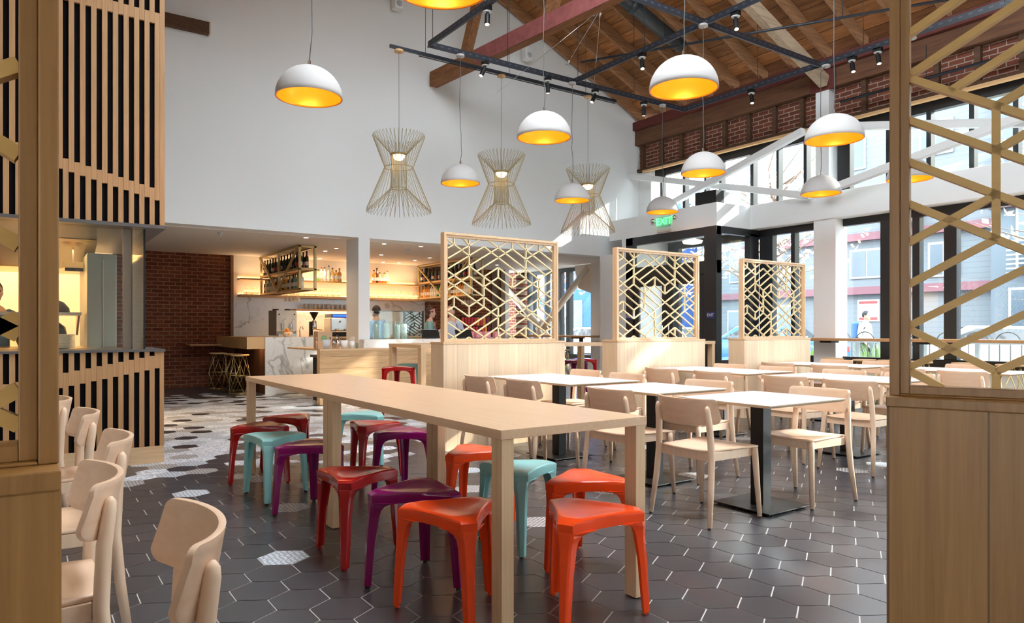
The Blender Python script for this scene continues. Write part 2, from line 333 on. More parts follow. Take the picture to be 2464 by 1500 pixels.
# ================================================================ FLOOR
def in_poly(x, y, P):
    c = False; n = len(P)
    for i in range(n):
        (x1, y1), (x2, y2) = P[i], P[(i+1) % n]
        if (y1 > y) != (y2 > y) and x < (x2-x1)*(y-y1)/(y2-y1)+x1: c = not c
    return c
DENSE = [(0.3, 6.75), (1.6, 7.0), (2.6, 7.35), (3.6, 7.0), (5.2, 8.0), (5.6, 10.0), (4.9, 12.2), (3.3, 12.75), (1.7, 12.8), (0.3, 12)]
EXPL = [(1.131, 3.706), (1.027, 5.574), (1.504, 4.765), (2.035, 4.558), (2.643, 3.543), (3.603, 3.96), (4.571, 3.984), (5.839, 3.336), (2.868, 4.441), (3.111, 5.204), (1.008, 4.548), (1.381, 5.871), (1.798, 5.405), (1.623, 5.802), (1.039, 6.396), (0.871, 6.311), (3.602, 6.206), (3.955, 5.6), (2.5, 5.9), (2.9, 6.2), (2.6, 6.5), (3.1, 6.6), (5.2, 5.2), (5.5, 4.5), (0.55, 6.45), (0.7, 6.1), (1.5, 6.5), (1.9, 6.75), (2.3, 6.9)]
def near_dense(x, y):
    best = 9
    n = len(DENSE)
    for i in range(n):
        a = Vector(DENSE[i]); b = Vector(DENSE[(i+1) % n]); p = Vector((x, y)); t = max(0, min(1, (p-a).dot(b-a)/(b-a).length_squared)); best = min(best, (p-a-(b-a)*t).length)
    return best
S = 0.136; AX, AY = 1.132, 3.719; HX = S*math.sqrt(3)/2
rng = random.Random(11)
fl = MB(); fm = []
fl.add([(-6, -7, -0.0025), (11.7, -7, -0.0025), (11.7, 17.2, -0.0025), (-6, 17.2, -0.0025)], [(0, 1, 2, 3)]); fm.append(0)
ex = set()
for (x, y) in EXPL:
    j = round((y-AY)/(1.5*S)); i = round((x-AX-(j % 2)*HX)/(2*HX)); ex.add((i, j))
for j in range(int((-3.5-AY)/(1.5*S)), int((17.0-AY)/(1.5*S))):
    for i in range(int((-3.5-AX)/(2*HX)), int((11.4-AX)/(2*HX))+1):
        cx = AX+2*HX*i+(j % 2)*HX; cy = AY+1.5*S*j
        if cx > 11.45: continue
        if cy > 2 and cx < -1.6: continue
        r = rng.random(); k = 1; d = near_dense(cx, cy)
        if (i, j) in ex: k = 2+rng.randrange(3)
        elif in_poly(cx, cy, DENSE):
            if r > (0.10 if d > 0.5 else 0.28): k = rng.choice((2, 3, 3, 3, 4, 4))
        elif d < 0.55 and r < 0.42: k = rng.choice((2, 3, 4))
        elif d < 1.3 and r < 0.14: k = rng.choice((2, 3, 4))
        elif r < 0.022 and cx > 5: k = rng.choice((2, 3, 4))
        q = S-0.0036
        fl.add([(cx+q*math.cos(PI/6+a*PI/3), cy+q*math.sin(PI/6+a*PI/3), 0) for a in range(6)], [tuple(range(6))]); fm.append(k)
floor = struct(fl.build('floor', None, origin=(0, 0, 0), mats=[M['grout'], M['tdark'], M['tgeo'], M['tscroll'], M['tdots']], fm=fm))

# ================================================================ WALLS
XL, XR, YB = 1.0, 11.6, 11.5
RZ, RX = 8.24, 6.2
def roofz(x): return RZ-0.45*abs(x-RX)
# gable wall above the bar opening
struct(MB().prismY([(-5, 2.79), (XR, 2.79), (XR, roofz(XR)+.2), (RX, RZ+.2), (XL, roofz(XL)+.2), (-5, 5.8)], YB, YB+0.3).build('wall_back', M['white'], origin=(0, YB, 0)))
# low ceiling over the bar
struct(MB().box(-5, 11.7, YB+0.3, 17.2, 2.78, 2.95).build('ceiling', mat('bar_ceiling', (0.74, 0.70, 0.65), 0.8)))
# bar back wall: brick, then marble and cream plaster, then brick
struct(MB().box(-5, 3.67, 15.75, 16.0, 0, 2.78).build('wall_left', M['brickY'], origin=(0, 15.75, 0)))
mw = struct(MB().box(3.67, 8.3, 15.7, 16.0, 1.93, 2.78).build('wall_bar', M['cream'], origin=(0, 15.7, 0)))
struct(MB().box(3.67, 8.3, 15.7, 16.0, 0, 1.93).build('wall_marble', M['marble'], origin=(0, 15.7, 0)))
struct(MB().box(8.3, 10.3, 15.74, 16.0, 0, 2.78).build('wall_brick', M['brickY'], origin=(0.07, 15.74, 0.02)))
struct(MB().box(3.64, 3.70, 15.66, 15.72, 0, 2.78).build('trim_1', C('brown_trim', (0.22, 0.11, 0.06))))
pw = MB().box(10.3, 10.7, 15.70, 16.0, 0, 2.78); struct(pw.build('wall_panel', wood('walnut_panel', (0.20, 0.09, 0.04), (0.12, 0.05, 0.02), 'Z', plank=0.14)))
struct(MB().box(10.60, 10.72, 15.5, 15.75, 0, 2.78).build('wall_corner', M['white']))
# white column at the opening
struct(MB().box(4.79, 5.0, 11.5, 12.05, 0, 2.79).build('wall_column', M['white']))
# ---- right-hand facade at X = 11.6
st = struct(MB().box(XR-0.02, XR+0.3, -6, 8.05, 0, 0.62).build('wall_right', C('sill_cream', (0.76, 0.73, 0.64), 0.7)))
struct(MB().box(XR-0.02, XR+0.3, 12.4, 17.2, 0, 0.45).build('wall_sill', C('sill_cream', (0.76, 0.73, 0.64), 0.7)))
struct(MB().box(XR-0.25, XR+0.1, 6.72, 7.12, 0, 3.08).build('trim_2', M['white']))
struct(MB().box(XR-0.22, XR+0.1, 6.86, 7.10, 3.5, 5.33).build('trim_3', M['white']))
struct(MB().box(XR-0.28, XR+0.3, -6, YB, 3.08, 3.53).build('trim_4', M['white'], bevel=0.01))
struct(MB().box(XR-0.1, XR+0.3, 11.2, 12.42, 0, 3.1).box(11.15, XR+0.3, 10.72, 11.2, 0, 3.08).box(XR-0.1, XR+.3, 11.1, YB, 3.5, 4.72).build('wall_pier', M['white']))
struct(MB().box(11.16, 11.38, 12.40, 12.72, 0, 2.78).build('trim_5', M['white']))
struct(MB().box(10.9, 11.12, 17.0, 17.2, 0, 2.78).box(11.3, 11.9, 16.0, 17.1, 0, 2.78).build('wall_brick_pier', M['brickX'], origin=(0, 0, 0)))
# brick band, studs, plate beam, pine strip, red flange
struct(MB().box(XR-0.05, XR+0.3, -6, YB, 4.74, 5.36).build('wall_brick_band', M['brickX'], origin=(0, 0, 0.02)))
sb = MB()
yy = 11.35
while yy > -2:
    if not 6.7 < yy < 7.2: sb.box(XR-0.13, XR-0.03, yy-0.04, yy+0.04, 4.80, 5.36)
    yy -= 0.56
sb.box(XR-0.14, XR-0.03, -2, 6.84, 4.74, 4.80); sb.box(XR-0.14, XR-0.03, 7.12, YB, 4.74, 4.80)
struct(sb.build('trim_6', M['timberdark']))
struct(MB().box(XR-0.2, XR+0.3, -6, 6.84, 5.33, 5.76).box(XR-0.2, XR+0.3, 7.12, YB, 5.33, 5.76).build('trim_7', wood('plate_beam', (0.17, 0.075, 0.035), (0.09, 0.035, 0.018), 'Y', 0.8, grain=10)))
struct(MB().box(XR-0.27, XR-0.19, -6, YB, 5.66, 5.84).box(XR-0.23, XR-0.19, 6.75, 7.2, 5.3, 5.7).build('trim_8', M['reddark']))
struct(MB().box(XR-0.17, XR-0.09, -6, 6.84, 4.70, 4.745).box(XR-0.17, XR-0.09, 7.12, 11.3, 4.70, 4.745).build('trim_9', M['newwood']))

def window(n, y0, y1, z0, z1, posts, X=XR, fr=0.12, head=0.12, sill=0.12, mt='blackframe', side=None):
    f = MB().box(X-0.03, X+0.09, y0, y1, z1-head, z1).box(X-0.03, X+0.09, y0, y1, z0, z0+sill)
    for a, b in posts: f.box(X-0.04, X+0.10, a, b, z0+sill, z1-head)
    o = struct(f.build('window_%d' % n, M[mt], bevel=0.004)); ox, oy, oz = o.location
    g = MB().box(X+0.02-ox, X+0.03-ox, y0+.01-oy, y1-.01-oy, z0+sill-.02-oz, z1-head+.02-oz).build('pane', M['glass'], o)
    return o
window(1, 7.12, 8.36, 0.62, 3.08, [(7.13, 7.25), (7.62, 7.70), (8.08, 8.36)])
window(2, 4.94, 6.72, 0.62, 3.08, [(5.90, 6.08), (5.47, 5.58), (4.94, 5.12)])
window(3, 1.5, 4.94, 0.62, 3.08, [(3.1, 3.3), (1.5, 1.7)])
window(4, -6, 1.5, 0.62, 3.08, [(0.2, 0.4), (-1, -.9), (-3, -2.8), (-4.5, -4.4)])
cl = [(10.91, .05), (10.26, .07), (9.70, .05), (9.32, .07), (8.57, .07), (8.01, .05), (7.45, .06), (7.13, .05)]
window(5, 7.12, 11.1, 3.53, 4.74, [(y-w/2, y+w/2) for y, w in cl], X=XR+0.05, head=0.16, sill=0.05)
window(6, -6, 6.84, 3.53, 4.74, [(y-.035, y+.035) for y in (5.98, 5.36, 4.76, 4.2, 3.6, 3.0, 2.4, 1.8, 1.2, .6, 0, -.6, -1.2, -2, -3, -4, -5)]+[(6.62, 6.84)], X=XR+0.05, head=0.16, sill=0.05)
window(7, 12.9, 16.0, 0.45, 2.78, [(12.95, 13.18), (14.0, 14.14), (14.36, 14.54), (14.95, 15.05), (15.55, 15.83)], fr=.1, head=.1)
# ---- the room behind the camera
struct(MB().box(-5.3, -5, -6, 17.2, 0, .9).box(-5.3, -5, -6, 17.2, 2.7, 6.5).box(-5.3, -5, -1.6, 17.2, .9, 2.7).box(-5.3, -5, -6, -4, .9, 2.7).build('wall_side', M['cream']))  # unseen window gap added to brighten the near right screen
struct(MB().box(-5, XR, -6.3, -6, 0, 0.9).box(-5, XR, -6.3, -6, .9, 8.6).build('wall_front', M['cream']))
struct(MB().box(-5.3, 1.0, -6.3, 11.5, 5.8, 6.0).build('ceiling_side', M['cream']))
# ---- vestibule
VX, VY0, VY1 = 10.35, 8.38, 10.70
vh = MB().box(VX, VX+0.14, VY0, VY1+0.5, 3.08, 3.50).box(VX+0.14, XR-0.28, VY0, VY0+0.14, 3.08, 3.50).box(VX+0.14, XR-.28, VY0+.14, VY1+.5, 3.42, 3.5).box(VX+.14, XR-.28, VY0+.14, VY1+.5, 3.08, 3.12)
struct(vh.build('wall_vestibule', M['white']))
struct(MB().box(VX, 11.15, VY1, VY1+0.12, 0, 3.08).box(VX-.0, VX+.12, VY1+.12, YB+.0, 0, 2.79).build('wall_vestibule_return', M['white']))
vf = MB().box(VX, VX+0.12, VY0, VY1, 2.92, 3.08).box(VX, VX+0.12, VY0, VY1, 2.22, 2.46).box(VX-.01, VX+0.14, VY0, VY0+0.28, 0, 3.08).box(VX, VX+0.12, VY1-0.2, VY1, 0, 3.08)
vf.box(VX+.14, XR-.03, VY0, VY0+.1, 2.95, 3.08).box(VX+.14, XR-.03, VY0, VY0+.1, 0.52, 0.64).box(VX+.14, XR-.03, VY0, VY0+.1, 0, .1).box(XR-.3, XR-.03, VY0, VY0+.12, .1, 3.0)
vf.box(XR, XR+.12, VY0, VY1, 2.92, 3.08).box(XR, XR+.12, VY1-.3, VY1, 0, 3.0).box(XR, XR+.12, 9.5, 9.62, 0, 2.3)
vo = struct(vf.build('trim_10', M['blackframe'], bevel=0.004)); ox, oy, oz = vo.location
MB().box(VX+.05-ox, VX+.06-ox, VY0+.2-oy, VY1-.1-oy, 2.44-oz, 2.94-oz).build('transom_glass', M['glass'], vo)
MB().box(VX+.12-ox, XR-.2-ox, VY0+.04-oy, VY0+.05-oy, .08-oz, 2.97-oz).build('side_glass', M['glass'], vo)
MB().box(XR+.05-ox, XR+.06-ox, VY0+.1-oy, VY1-.1-oy, .08-oz, 2.94-oz).build('outer_glass', M['glass'], vo)
def door(n, y0, y1):
    d = MB().box(VX+.03, VX+.08, y0, y0+.13, 0.01, 2.22).box(VX+.03, VX+.08, y1-.13, y1, .01, 2.22).box(VX+.03, VX+.08, y0+.13, y1-.13, 2.06, 2.22).box(VX+.03, VX+.08, y0+.13, y1-.13, .01, .26)
    o = struct(d.build('door_%d' % n, M['blackframe'], bevel=.003)); ox, oy, oz = o.location
    MB().box(VX+.05-ox, VX+.06-ox, y0+.12-oy, y1-.12-oy, .25-oz, 2.07-oz).build('pane', M['glass'], o)
    yh = y1-.07 if n == 1 else y0+.07
    MB().tube([(VX+.03-ox, yh-oy, .85-oz), (VX-.02-ox, yh-oy, .88-oz), (VX-.02-ox, yh-oy, 1.27-oz), (VX+.03-ox, yh-oy, 1.3-oz)], .01).build('door_handle', M['chrome'], o)
    return o
door(1, VY0+.29, 9.58); door(2, 9.6, VY1-.21)
# ---- roof
rd = MB()
def deck(xa, xb, y0, y1):
    za, zb = roofz(xa)+.24, roofz(xb)+.24
    vs = [(xa, y0, za), (xb, y0, zb), (xb, y1, zb), (xa, y1, za), (xa, y0, za+.06), (xb, y0, zb+.06), (xb, y1, zb+.06), (xa, y1, za+.06)]
    rd.add(vs, [(0, 3, 2, 1), (4, 5, 6, 7), (0, 1, 5, 4), (1, 2, 6, 5), (2, 3, 7, 6), (3, 0, 4, 7)])
deck(RX, XR+.35, -6, YB+.3); deck(5.2, RX, -6, YB+.3); deck(RX-(XR+.35-RX), 2.0, -6, YB+.3)
deck(2.0, 5.2, -6, -.5); deck(2.0, 5.2, 6.0, YB+.3)     # gap added out of view to let extra daylight in from above
struct(rd.build('ceiling_roof_deck', M['deck'], origin=(0, 0, 0)))
def rafter_mesh(y, side=1):
    xe = XR-0.02 if side > 0 else XL-.4
    z0 = RZ; z1 = roofz(xe)
    m = MB(); h = 0.235
    vs = [(RX, y-.03, z0), (xe, y-.03, z1), (xe, y+.03, z1), (RX, y+.03, z0), (RX, y-.03, z0+h), (xe, y-.03, z1+h), (xe, y+.03, z1+h), (RX, y+.03, z0+h)]
    return m.add(vs, [(0, 3, 2, 1), (4, 5, 6, 7), (0, 1, 5, 4), (1, 2, 6, 5), (2, 3, 7, 6), (3, 0, 4, 7)])
ys = [11.40-0.636*k for k in range(27)]
r0 = tag(rafter_mesh(ys[0]).build('roof_rafter', M['timberX'], bevel=.004), 'old brown rafter sloping down against the white gable wall', 'rafter')
base = r0.location.copy()
for k, y in enumerate(ys[1:]):
    r = r0.copy(); COL.objects.link(r); r.location = (base.x, base.y-(ys[0]-y), base.z)
    tag(r, 'old brown timber rafter under the plank roof, one of the even row', 'rafter', 'roof rafters under the plank deck')
r = tag(rafter_mesh(11.38, -1).build('roof_rafter', M['timber'], bevel=.004), 'brown rafter end behind the top of the slatted kitchen box', 'rafter')
MB_ = MB().box(1.0, 2.34, YB-.1, YB-.005, 5.70, 5.88)
o = tag(MB_.build('timber_stub', M['timberdark'], origin=(1.7, YB-.05, 5.70)), 'short dark timber on the white wall beside the slatted box', 'beam')
MB().box(2.34-1.7, 2.36-1.7, -.055, .045, 0, .18).build('end_cap', C('cap_pale', (0.62, 0.52, 0.45)), o)
# ridge truss: painted chord and posts
t = thing('roof_truss', 'timber truss with worn red chord running toward the ridge', 'truss', (6.5, 8.0, 5.7))
A = Vector((6.23, 11.45, 5.78)); B = Vector((7.3, 2.0, 5.88)); T0 = Vector((6.5, 8, 5.7))
MB().bar(A-T0, B-T0, 0.16, 0.26).build('bottom_chord', M['timber'], t)
n = (B-A).cross(Vector((0, 0, 1))).normalized(); off = n*0.083
MB().bar(A+(B-A)*.14-T0+off*1, B-T0+off, 0.012, 0.25).build('red_face', M['redpaint'], t, label='worn red painted side of the chord')
for a, zt in ((0.10, 0.13), (0.32, 0.40)):
    p = A+(B-A)*a; MB().bar(p-T0+Vector((0, 0, .1)), Vector((p.x+.1, p.y-.75, 7.75))-T0, 0.15, 0.15).build('strut', M['timber'], t)
for a in (0.55,):
    p = A+(B-A)*a; MB().bar(p-T0, Vector((p.x, p.y+.9, 7.9))-T0, 0.13, 0.13).build('strut', M['timber'], t)
MB().bar(Vector((RX, 11.5, 8.1))-T0, Vector((RX, -2, 8.1))-T0, .1, .3).build('ridge_board', M['timber'], t)
# pale diagonal tie
tag(MB().bar((11.35, 6.92, 5.44), (6.6, 6.92, 7.35), 0.14, 0.2).build('roof_tie', M['palewood'], bevel=.006), 'pale grey weathered tie beam angled from the wall plate up to the ridge', 'beam')
tag(MB().bar((11.3, 2.2, 5.5), (6.6, 2.2, 7.35), 0.14, 0.2).build('roof_tie', M['palewood'], bevel=.006), 'pale tie beam close above the near lattice screen', 'beam')
# dark round duct under the roof
a = gz(1640, 112, 6.75); b = gz(1500, -20, 7.55)
o = thing('roof_duct', 'dark grey round pipe running up under the roof boards', 'duct', (a[0], a[1], 6.7))
dA = Vector((9.93, 8.83, 6.36)); dB = Vector((6.9, 9.15, 7.72)); o.location = dA
MB().tube([(0, 0, 0), dB-dA], 0.12, 20).build('pipe', C('duct_grey', (0.035, 0.045, 0.055), 0.4), o)
MB().tube([(dB-dA)*.35, (dB-dA)*.38], 0.135, 20).build('coupling', C('duct_grey', (0.035, 0.045, 0.055), 0.4), o)
MB().bar((dB-dA)*.36, (dB-dA)*.36+Vector((0, 0, .45)), .02).build('hanger', M['grid'], o)
# sprinkler pipes
def pipe(p, q, r, lab, mt='grid'):
    p = Vector(p); q = Vector(q); o = thing('ceiling_pipe', lab, 'pipe', p)
    MB().tube([(0, 0, 0), q-p], r, 8).build('pipe', M[mt], o)
    for k in (.25, .7): MB().tube([(q-p)*k, (q-p)*k+Vector((0, 0, .5))], .005, 5).build('hanger', M[mt], o)
pipe((8.2, 9.6, 5.95), (10.8, 4.2, 5.75), 0.022, 'thin dark sprinkler pipe crossing below the rafters')
pipe((11.3, 6.6, 5.0), (11.3, 1.2, 5.0), 0.025, 'dark conduit along the brick band right of the white post')
# white steel braces in front of the high windows
def brace(y0, z0, y1, z1, lab, X=11.22, w=0.12):
    return tag(MB().bar((X, y0, z0), (X, y1, z1), w, w, up=(1, 0, 0)).build('steel_brace', M['white'], bevel=.012), lab, 'brace')
brace(11.45, 4.62, 7.1, 3.50, 'white steel brace falling from the gable wall toward the white post')
o = brace(10.6, 3.66, 7.12, 4.60, 'white steel brace rising to the white post, crossing the falling one', X=11.06)
brace(6.8, 4.62, 0.5, 3.25, 'white steel brace starting high right of the white post')
brace(6.75, 3.50, 2.6, 4.30, 'white steel brace starting low right of the white post', X=11.06)
# crossing braces behind the first lattice screen
t = thing('cross_brace', 'cream tubular V brace with gusset before the far bar windows', 'brace', (11.2, 14.6, 0.9))
V0 = Vector((11.2, 14.6, .9)); N0 = Vector((11.2, 14.68, 1.22)); P1 = Vector((11.2, 12.85, 2.68)); P2 = Vector((11.2, 16.85, 2.68))
cb = C('brace_cream', (0.80, 0.75, 0.66), 0.5)
MB().tube([N0-V0, P1-V0], .085, 14).build('strut', cb, t); MB().tube([N0-V0, P2-V0], .085, 14).build('strut', cb, t)
MB().tube([N0-V0, Vector((11.2, 13.4, .02))-V0], .085, 14).build('strut', cb, t); MB().tube([N0-V0, Vector((11.2, 15.9, .02))-V0], .085, 14).build('strut', cb, t)
MB().prismX([(14.4-V0.y, 1.22-V0.z), (14.68-V0.y, 1.5-V0.z), (14.96-V0.y, 1.22-V0.z), (14.68-V0.y, .95-V0.z)], -.02, .02).build('gusset', cb, t)
MB().prismX([(12.7-V0.y, 2.76-V0.z), (13.35-V0.y, 2.76-V0.z), (13.2-V0.y, 2.2-V0.z), (12.7-V0.y, 2.05-V0.z)], -.02, .02).build('gusset', cb, t)
# EXIT sign on the vestibule header, lamp heads, plaque
grn = mat('exit_green', (0.1, 0.8, 0.2), .5, emit=(0.08, 1.0, 0.2), es=1.6)
t = thing('exit_sign', 'clear exit sign with green letters between two round lamp heads', 'sign', (VX-.02, 9.62, 3.28))
MB().box(-.012, .0, -.17, .17, -.10, .12).build('panel', M['glassg'], t)
text_mesh('lettering', 'EXIT', 0.2, grn, t, (-.016, 0, .02), (PI/2, 0, -PI/2), .002)
MB().box(-.03, .02, -.17, .17, -.18, -.13).build('base', C('beige_plastic', (.70, .66, .60)), t)
for s in (-.29, .27): MB().lathe([(.001, -.07), (.04, -.06), (.045, 0), (.03, .02), (.001, .02)], (0, s, .06), 14, axis='X').build('lamp_head', M['chrome'], t)
blu = C('plaque_blue', (0.02, 0.035, 0.16), .4)
for yy, lab in ((8.50, 'small dark blue exit plaque on the corner post of the entrance'), (10.58, 'small dark blue exit plaque on the far post of the entrance')):
    t = thing('exit_plaque', lab, 'sign', (VX-.022, yy, 1.46)); MB().box(-.004, .006, -.09, .09, -.06, .06).build('plate', blu, t)
    text_mesh('lettering', 'EXIT', 0.075, M['white'], t, (-.006, 0, 0), (PI/2, 0, -PI/2), .001)
t = thing('ceiling_lamp', 'round flush lamp on the ceiling inside the entrance', 'lamp', (11.0, 9.5, 3.08))
MB().lathe([(.001, 0), (.06, 0), (.06, -.08), (.2, -.12), (.18, -.17), (.001, -.2)], (0, 0, 0), 20).build('shade', mat('lamp_cream', (.8, .7, .55), .4, emit=(1, .8, .55), es=.8), t)
# black and white speaker boxes
for (px, py, Y), lab in (((953, 12, 11.4), 'white wall speaker high on the gable near the top edge'), ((1265, 135, 11.4), 'white wall speaker high on the gable behind the truss')):
    p = pY(px, py, Y); t = thing('wall_speaker', lab, 'speaker', (p[0], 11.36, p[2]-.1))
    MB().box(-.08, .08, -.09, .08, 0, .26).build('cabinet', M['white'], t, bevel=.02); MB().lathe([(.001, -.1), (.05, -.1), (.055, -.085)], (0, 0, .08), 16, axis='Y').build('driver', C('spk_grey', (.45, .47, .5)), t); MB().box(-.02, .02, .06, .14, .1, .15).build('bracket', M['white'], t)
for (y0, y1), lab in (((8.75, 9.25), 'black box standing on the entrance roof, nearer the corner'), ((10.2, 10.45), 'black box on the entrance roof beside the gable wall')):
    t = thing('roof_speaker', lab, 'speaker', (10.9, (y0+y1)/2, 3.5)); h = (y1-y0)/2
    MB().box(-.12, .12, -h, h, .06, .34).build('cabinet', M['black'], t, bevel=.01); MB().box(.12, .3, -h, h, .1, .32).build('back', C('pale_grey', (.6, .62, .62)), t); MB().box(-.1, .28, -h*.6, h*.6, 0, .06).build('bracket', M['black'], t)
# ================================================================ LATTICE SCREENS
S1E = []
def seg(*pts):
    for a, b in zip(pts, pts[1:]): S1E.append((a, b))
seg((-.35, 9.35), (0, 9)) ; S1E.clear()
for s in ('-.4,8.6 0,9 1,8', '-.4,9.4 0,9', '0,10.6 0,9', '-.4,7.6 0,8 1,9 2,10 2.4,10.4', '-.4,6.6 0,7 1,8 2,9', '-.4,5.6 0,6 1,7 2,8 3,9 4,10 4.4,10.4', '-.4,4.6 0,5 1,6',
          '-.4,6.4 0,6 1,5 2,4 3,3', '-.4,5.4 0,5 1,4 2,3 3,2', '-.4,3.6 0,4 1,3', '0,4 0,3', '-.4,2.6 0,3 1,2', '1,3 1,2', '1,3 2,4', '1,2 2,3', '2,6 2,3', '1,9.8 1,6', '0.2,10.3 1,9',
          '-.4,2.4 0,2 1,1 2,0 2.4,-.4', '-.4,1.4 0,1 .5,.5', '-.4,-.4 0,0 1,1 2,2 3,3 4,4 5,5 6,6 7,7', '1.5,.5 2,1 3,2 4,3', '1.6,-.4 2,0 3,1 4,2 5,3 6,4 7,5',
          '0,0 0,-.6', '-.4,.4 0,0 .4,-.4', '.6,-.4 1,0 1.4,-.4', '2,9 3,8 4,7 5,6 6,5 7,4', '2,10 3,9 4,8 5,7 6,6', '1.5,6.5 2,7 3,8 4,9', '1,7 2,6', '2,6 3,7 4,6', '3,7 3,6', '2,5 3,6 4,5', '4,6 4,5', '4,6 5,7', '4,5 5,6',
          '1,6 2,5 3,4 3.5,3.5', '2,6 3,5 4,4 5,3 6,2 7,1', '3,3 3,-.6', '4.5,3.5 5,4 6,5 7,6', '3,0 4,1 5,2 6,3 7,4', '4,3 5,2 6,1 7,0', '3,1 4,0 4.4,-.4', '2.6,-.4 3,0', '3,0 3.4,-.4', '4,0 5,1 6,0 7,1', '3.6,-.4 4,0', '5,1 5,0', '4.6,.4 5,0 5.4,-.4', '6,0 6,-.6', '4,0 4,-.6',
          '5,10.6 5,6', '4,10.6 4,9', '4,9 5,8 6,7 6.5,6.5', '4,10 5,9 6,8 7,7', '5,8 6,9 6.4,9.4', '5,9 6,10 6.4,10.4', '6,10.6 6,9 7,8', '6,10 7,9', '6,6 6,3', '6,4 7,3', '6,3 7,2', '1.6,10.4 1.85,10.15', '2.2,10.4 2.6,10'):
    seg(*[tuple(map(float, p.split(','))) for p in s.split()])
def clip(a, b, x0, x1, y0, y1):
    t0, t1 = 0.0, 1.0; dx, dy = b[0]-a[0], b[1]-a[1]
    for p, q in ((-dx, a[0]-x0), (dx, x1-a[0]), (-dy, a[1]-y0), (dy, y1-a[1])):
        if abs(p) < 1e-9:
            if q < 0: return None
        else:
            r = q/p
            if p < 0: t0 = max(t0, r)
            else: t1 = min(t1, r)
    if t0 >= t1: return None
    return (a[0]+dx*t0, a[1]+dy*t0), (a[0]+dx*t1, a[1]+dy*t1)
def screen(lab, loc, rz, width, edges, px, pz, ox, oz, base_m, frame_m, latt_m, zl=1.055, ztop=2.165, base_over=(0.02, 0.05), group=None, plinth=0.30, thick=0.075, bar=0.0165, lo=.004, fw=.024, iw=.022):
    # local frame: x along the screen, y away from the viewer, z up. frame front face at y = 0
    t = thing('partition_screen', lab, 'partition', loc, rz, group)
    f = MB()
    f.box(0, fw, 0, thick, zl, ztop).box(width-fw, width, 0, thick, zl, ztop).box(fw, width-fw, 0, thick, ztop-fw, ztop)
    f.box(fw, width-fw, 0, thick, zl, zl+0.004)
    f.build('outer_frame', frame_m, t, bevel=.002)
    i = MB(); r = .012; a0, a1, b0, b1 = fw, width-fw, zl+.004, ztop-fw
    i.box(a0, a0+iw, r, thick-r, b0, b1).box(a1-iw, a1, r, thick-r, b0, b1).box(a0+iw, a1-iw, r, thick-r, b0, b0+iw).box(a0+iw, a1-iw, r, thick-r, b1-iw, b1)
    i.build('inner_frame', frame_m, t, bevel=.0015)
    l = MB(); x0, x1, z0, z1 = a0+iw-.004, a1-iw+.004, b0+iw-.004, b1-iw+.004
    for (a, b) in edges:
        c = clip((ox+a[0]*px, oz+a[1]*pz), (ox+b[0]*px, oz+b[1]*pz), x0, x1, z0, z1)
        if c: l.bar((c[0][0], thick/2, c[0][1]), (c[1][0], thick/2, c[1][1]), bar, .022, up=(0, 1, 0))
    l.build('lattice', latt_m, t)
    MB().box(-base_over[0], width+base_over[1], -.04, plinth, 0.0, zl-.022).build('base_cabinet', base_m, t, bevel=.002)
    MB().box(-base_over[0]-lo, width+base_over[1]+lo, -.045, plinth+.005, zl-.022, zl).build('ledge', frame_m, t, bevel=.002)
    return t
OX1 = 3.5715-3.44
for x0, lab in ((3.44, 'tall oak partition with gold lattice, nearest to the bar'), (5.755, 'oak partition with gold lattice before the entrance doors'), (8.08, 'smallest looking oak lattice partition beside the marble end panel')):
    screen(lab, (x0, 6.1, 0), 0, 1.44, S1E, .178, .1035, OX1, 1.121, M['oakpanel'], M['oak'], M['lattpale'], zl=1.075, ztop=2.165, base_over=(.03, .06), plinth=.22, bar=.0115)
# near right-hand screen
RE = []
for s in ('0,8 1,9 2,10', '0,7 1,8 2,9 3,10', '.5,6.5 1,7 2,8 3,9', '0,7 1,6 2,5 3,4', '1,6 2,7 3,8', '1,6 1,3', '0,6 1,5 2,4 3,3', '1,5 2,6 3,7', '0,5 1,4 2,3 3,2', '0,4 1,3 2,2', '0,3 1,4', '0,2 1,3', '0,1 1,2 2,3 3,4', '0,1 1,0 2,1 3,2', '1,0 1,-.6', '0,0 1,1 2,2 3,3', '0,0 .6,-.6', '2,8 2,5', '2,3 2,1', '3,9 3,6', '0,9 1,10 2,11', '1,10 1,12', '0,10 1,11', '2,0 2,-.6', '2,0 3,-1', '3,4 4,5', '3,5 4,4', '3,3 4,2', '3,8 4,9'):
    p = [tuple(map(float, q.split(','))) for q in s.split()]; RE += list(zip(p, p[1:]))
p0 = sight(2140, 1.66); ang = math.radians(90-34.1-55.8)  # heading of the screen line
ux = (RT[0]*math.sin(math.radians(55.8))-FW[0]*math.cos(math.radians(55.8)), RT[1]*math.sin(math.radians(55.8))-FW[1]*math.cos(math.radians(55.8)))
screen('dark honey oak partition filling the right edge, seen very close', (p0[0], p0[1], 0), math.atan2(ux[1], ux[0]), 1.44, RE, .175, .0985, .031, 1.106, M['oakdarkp'], M['oakdark'], M['latt'], zl=1.045, ztop=2.2, base_over=(.002, .012), lo=.001, fw=.021, iw=.019, plinth=.18, bar=.0165)
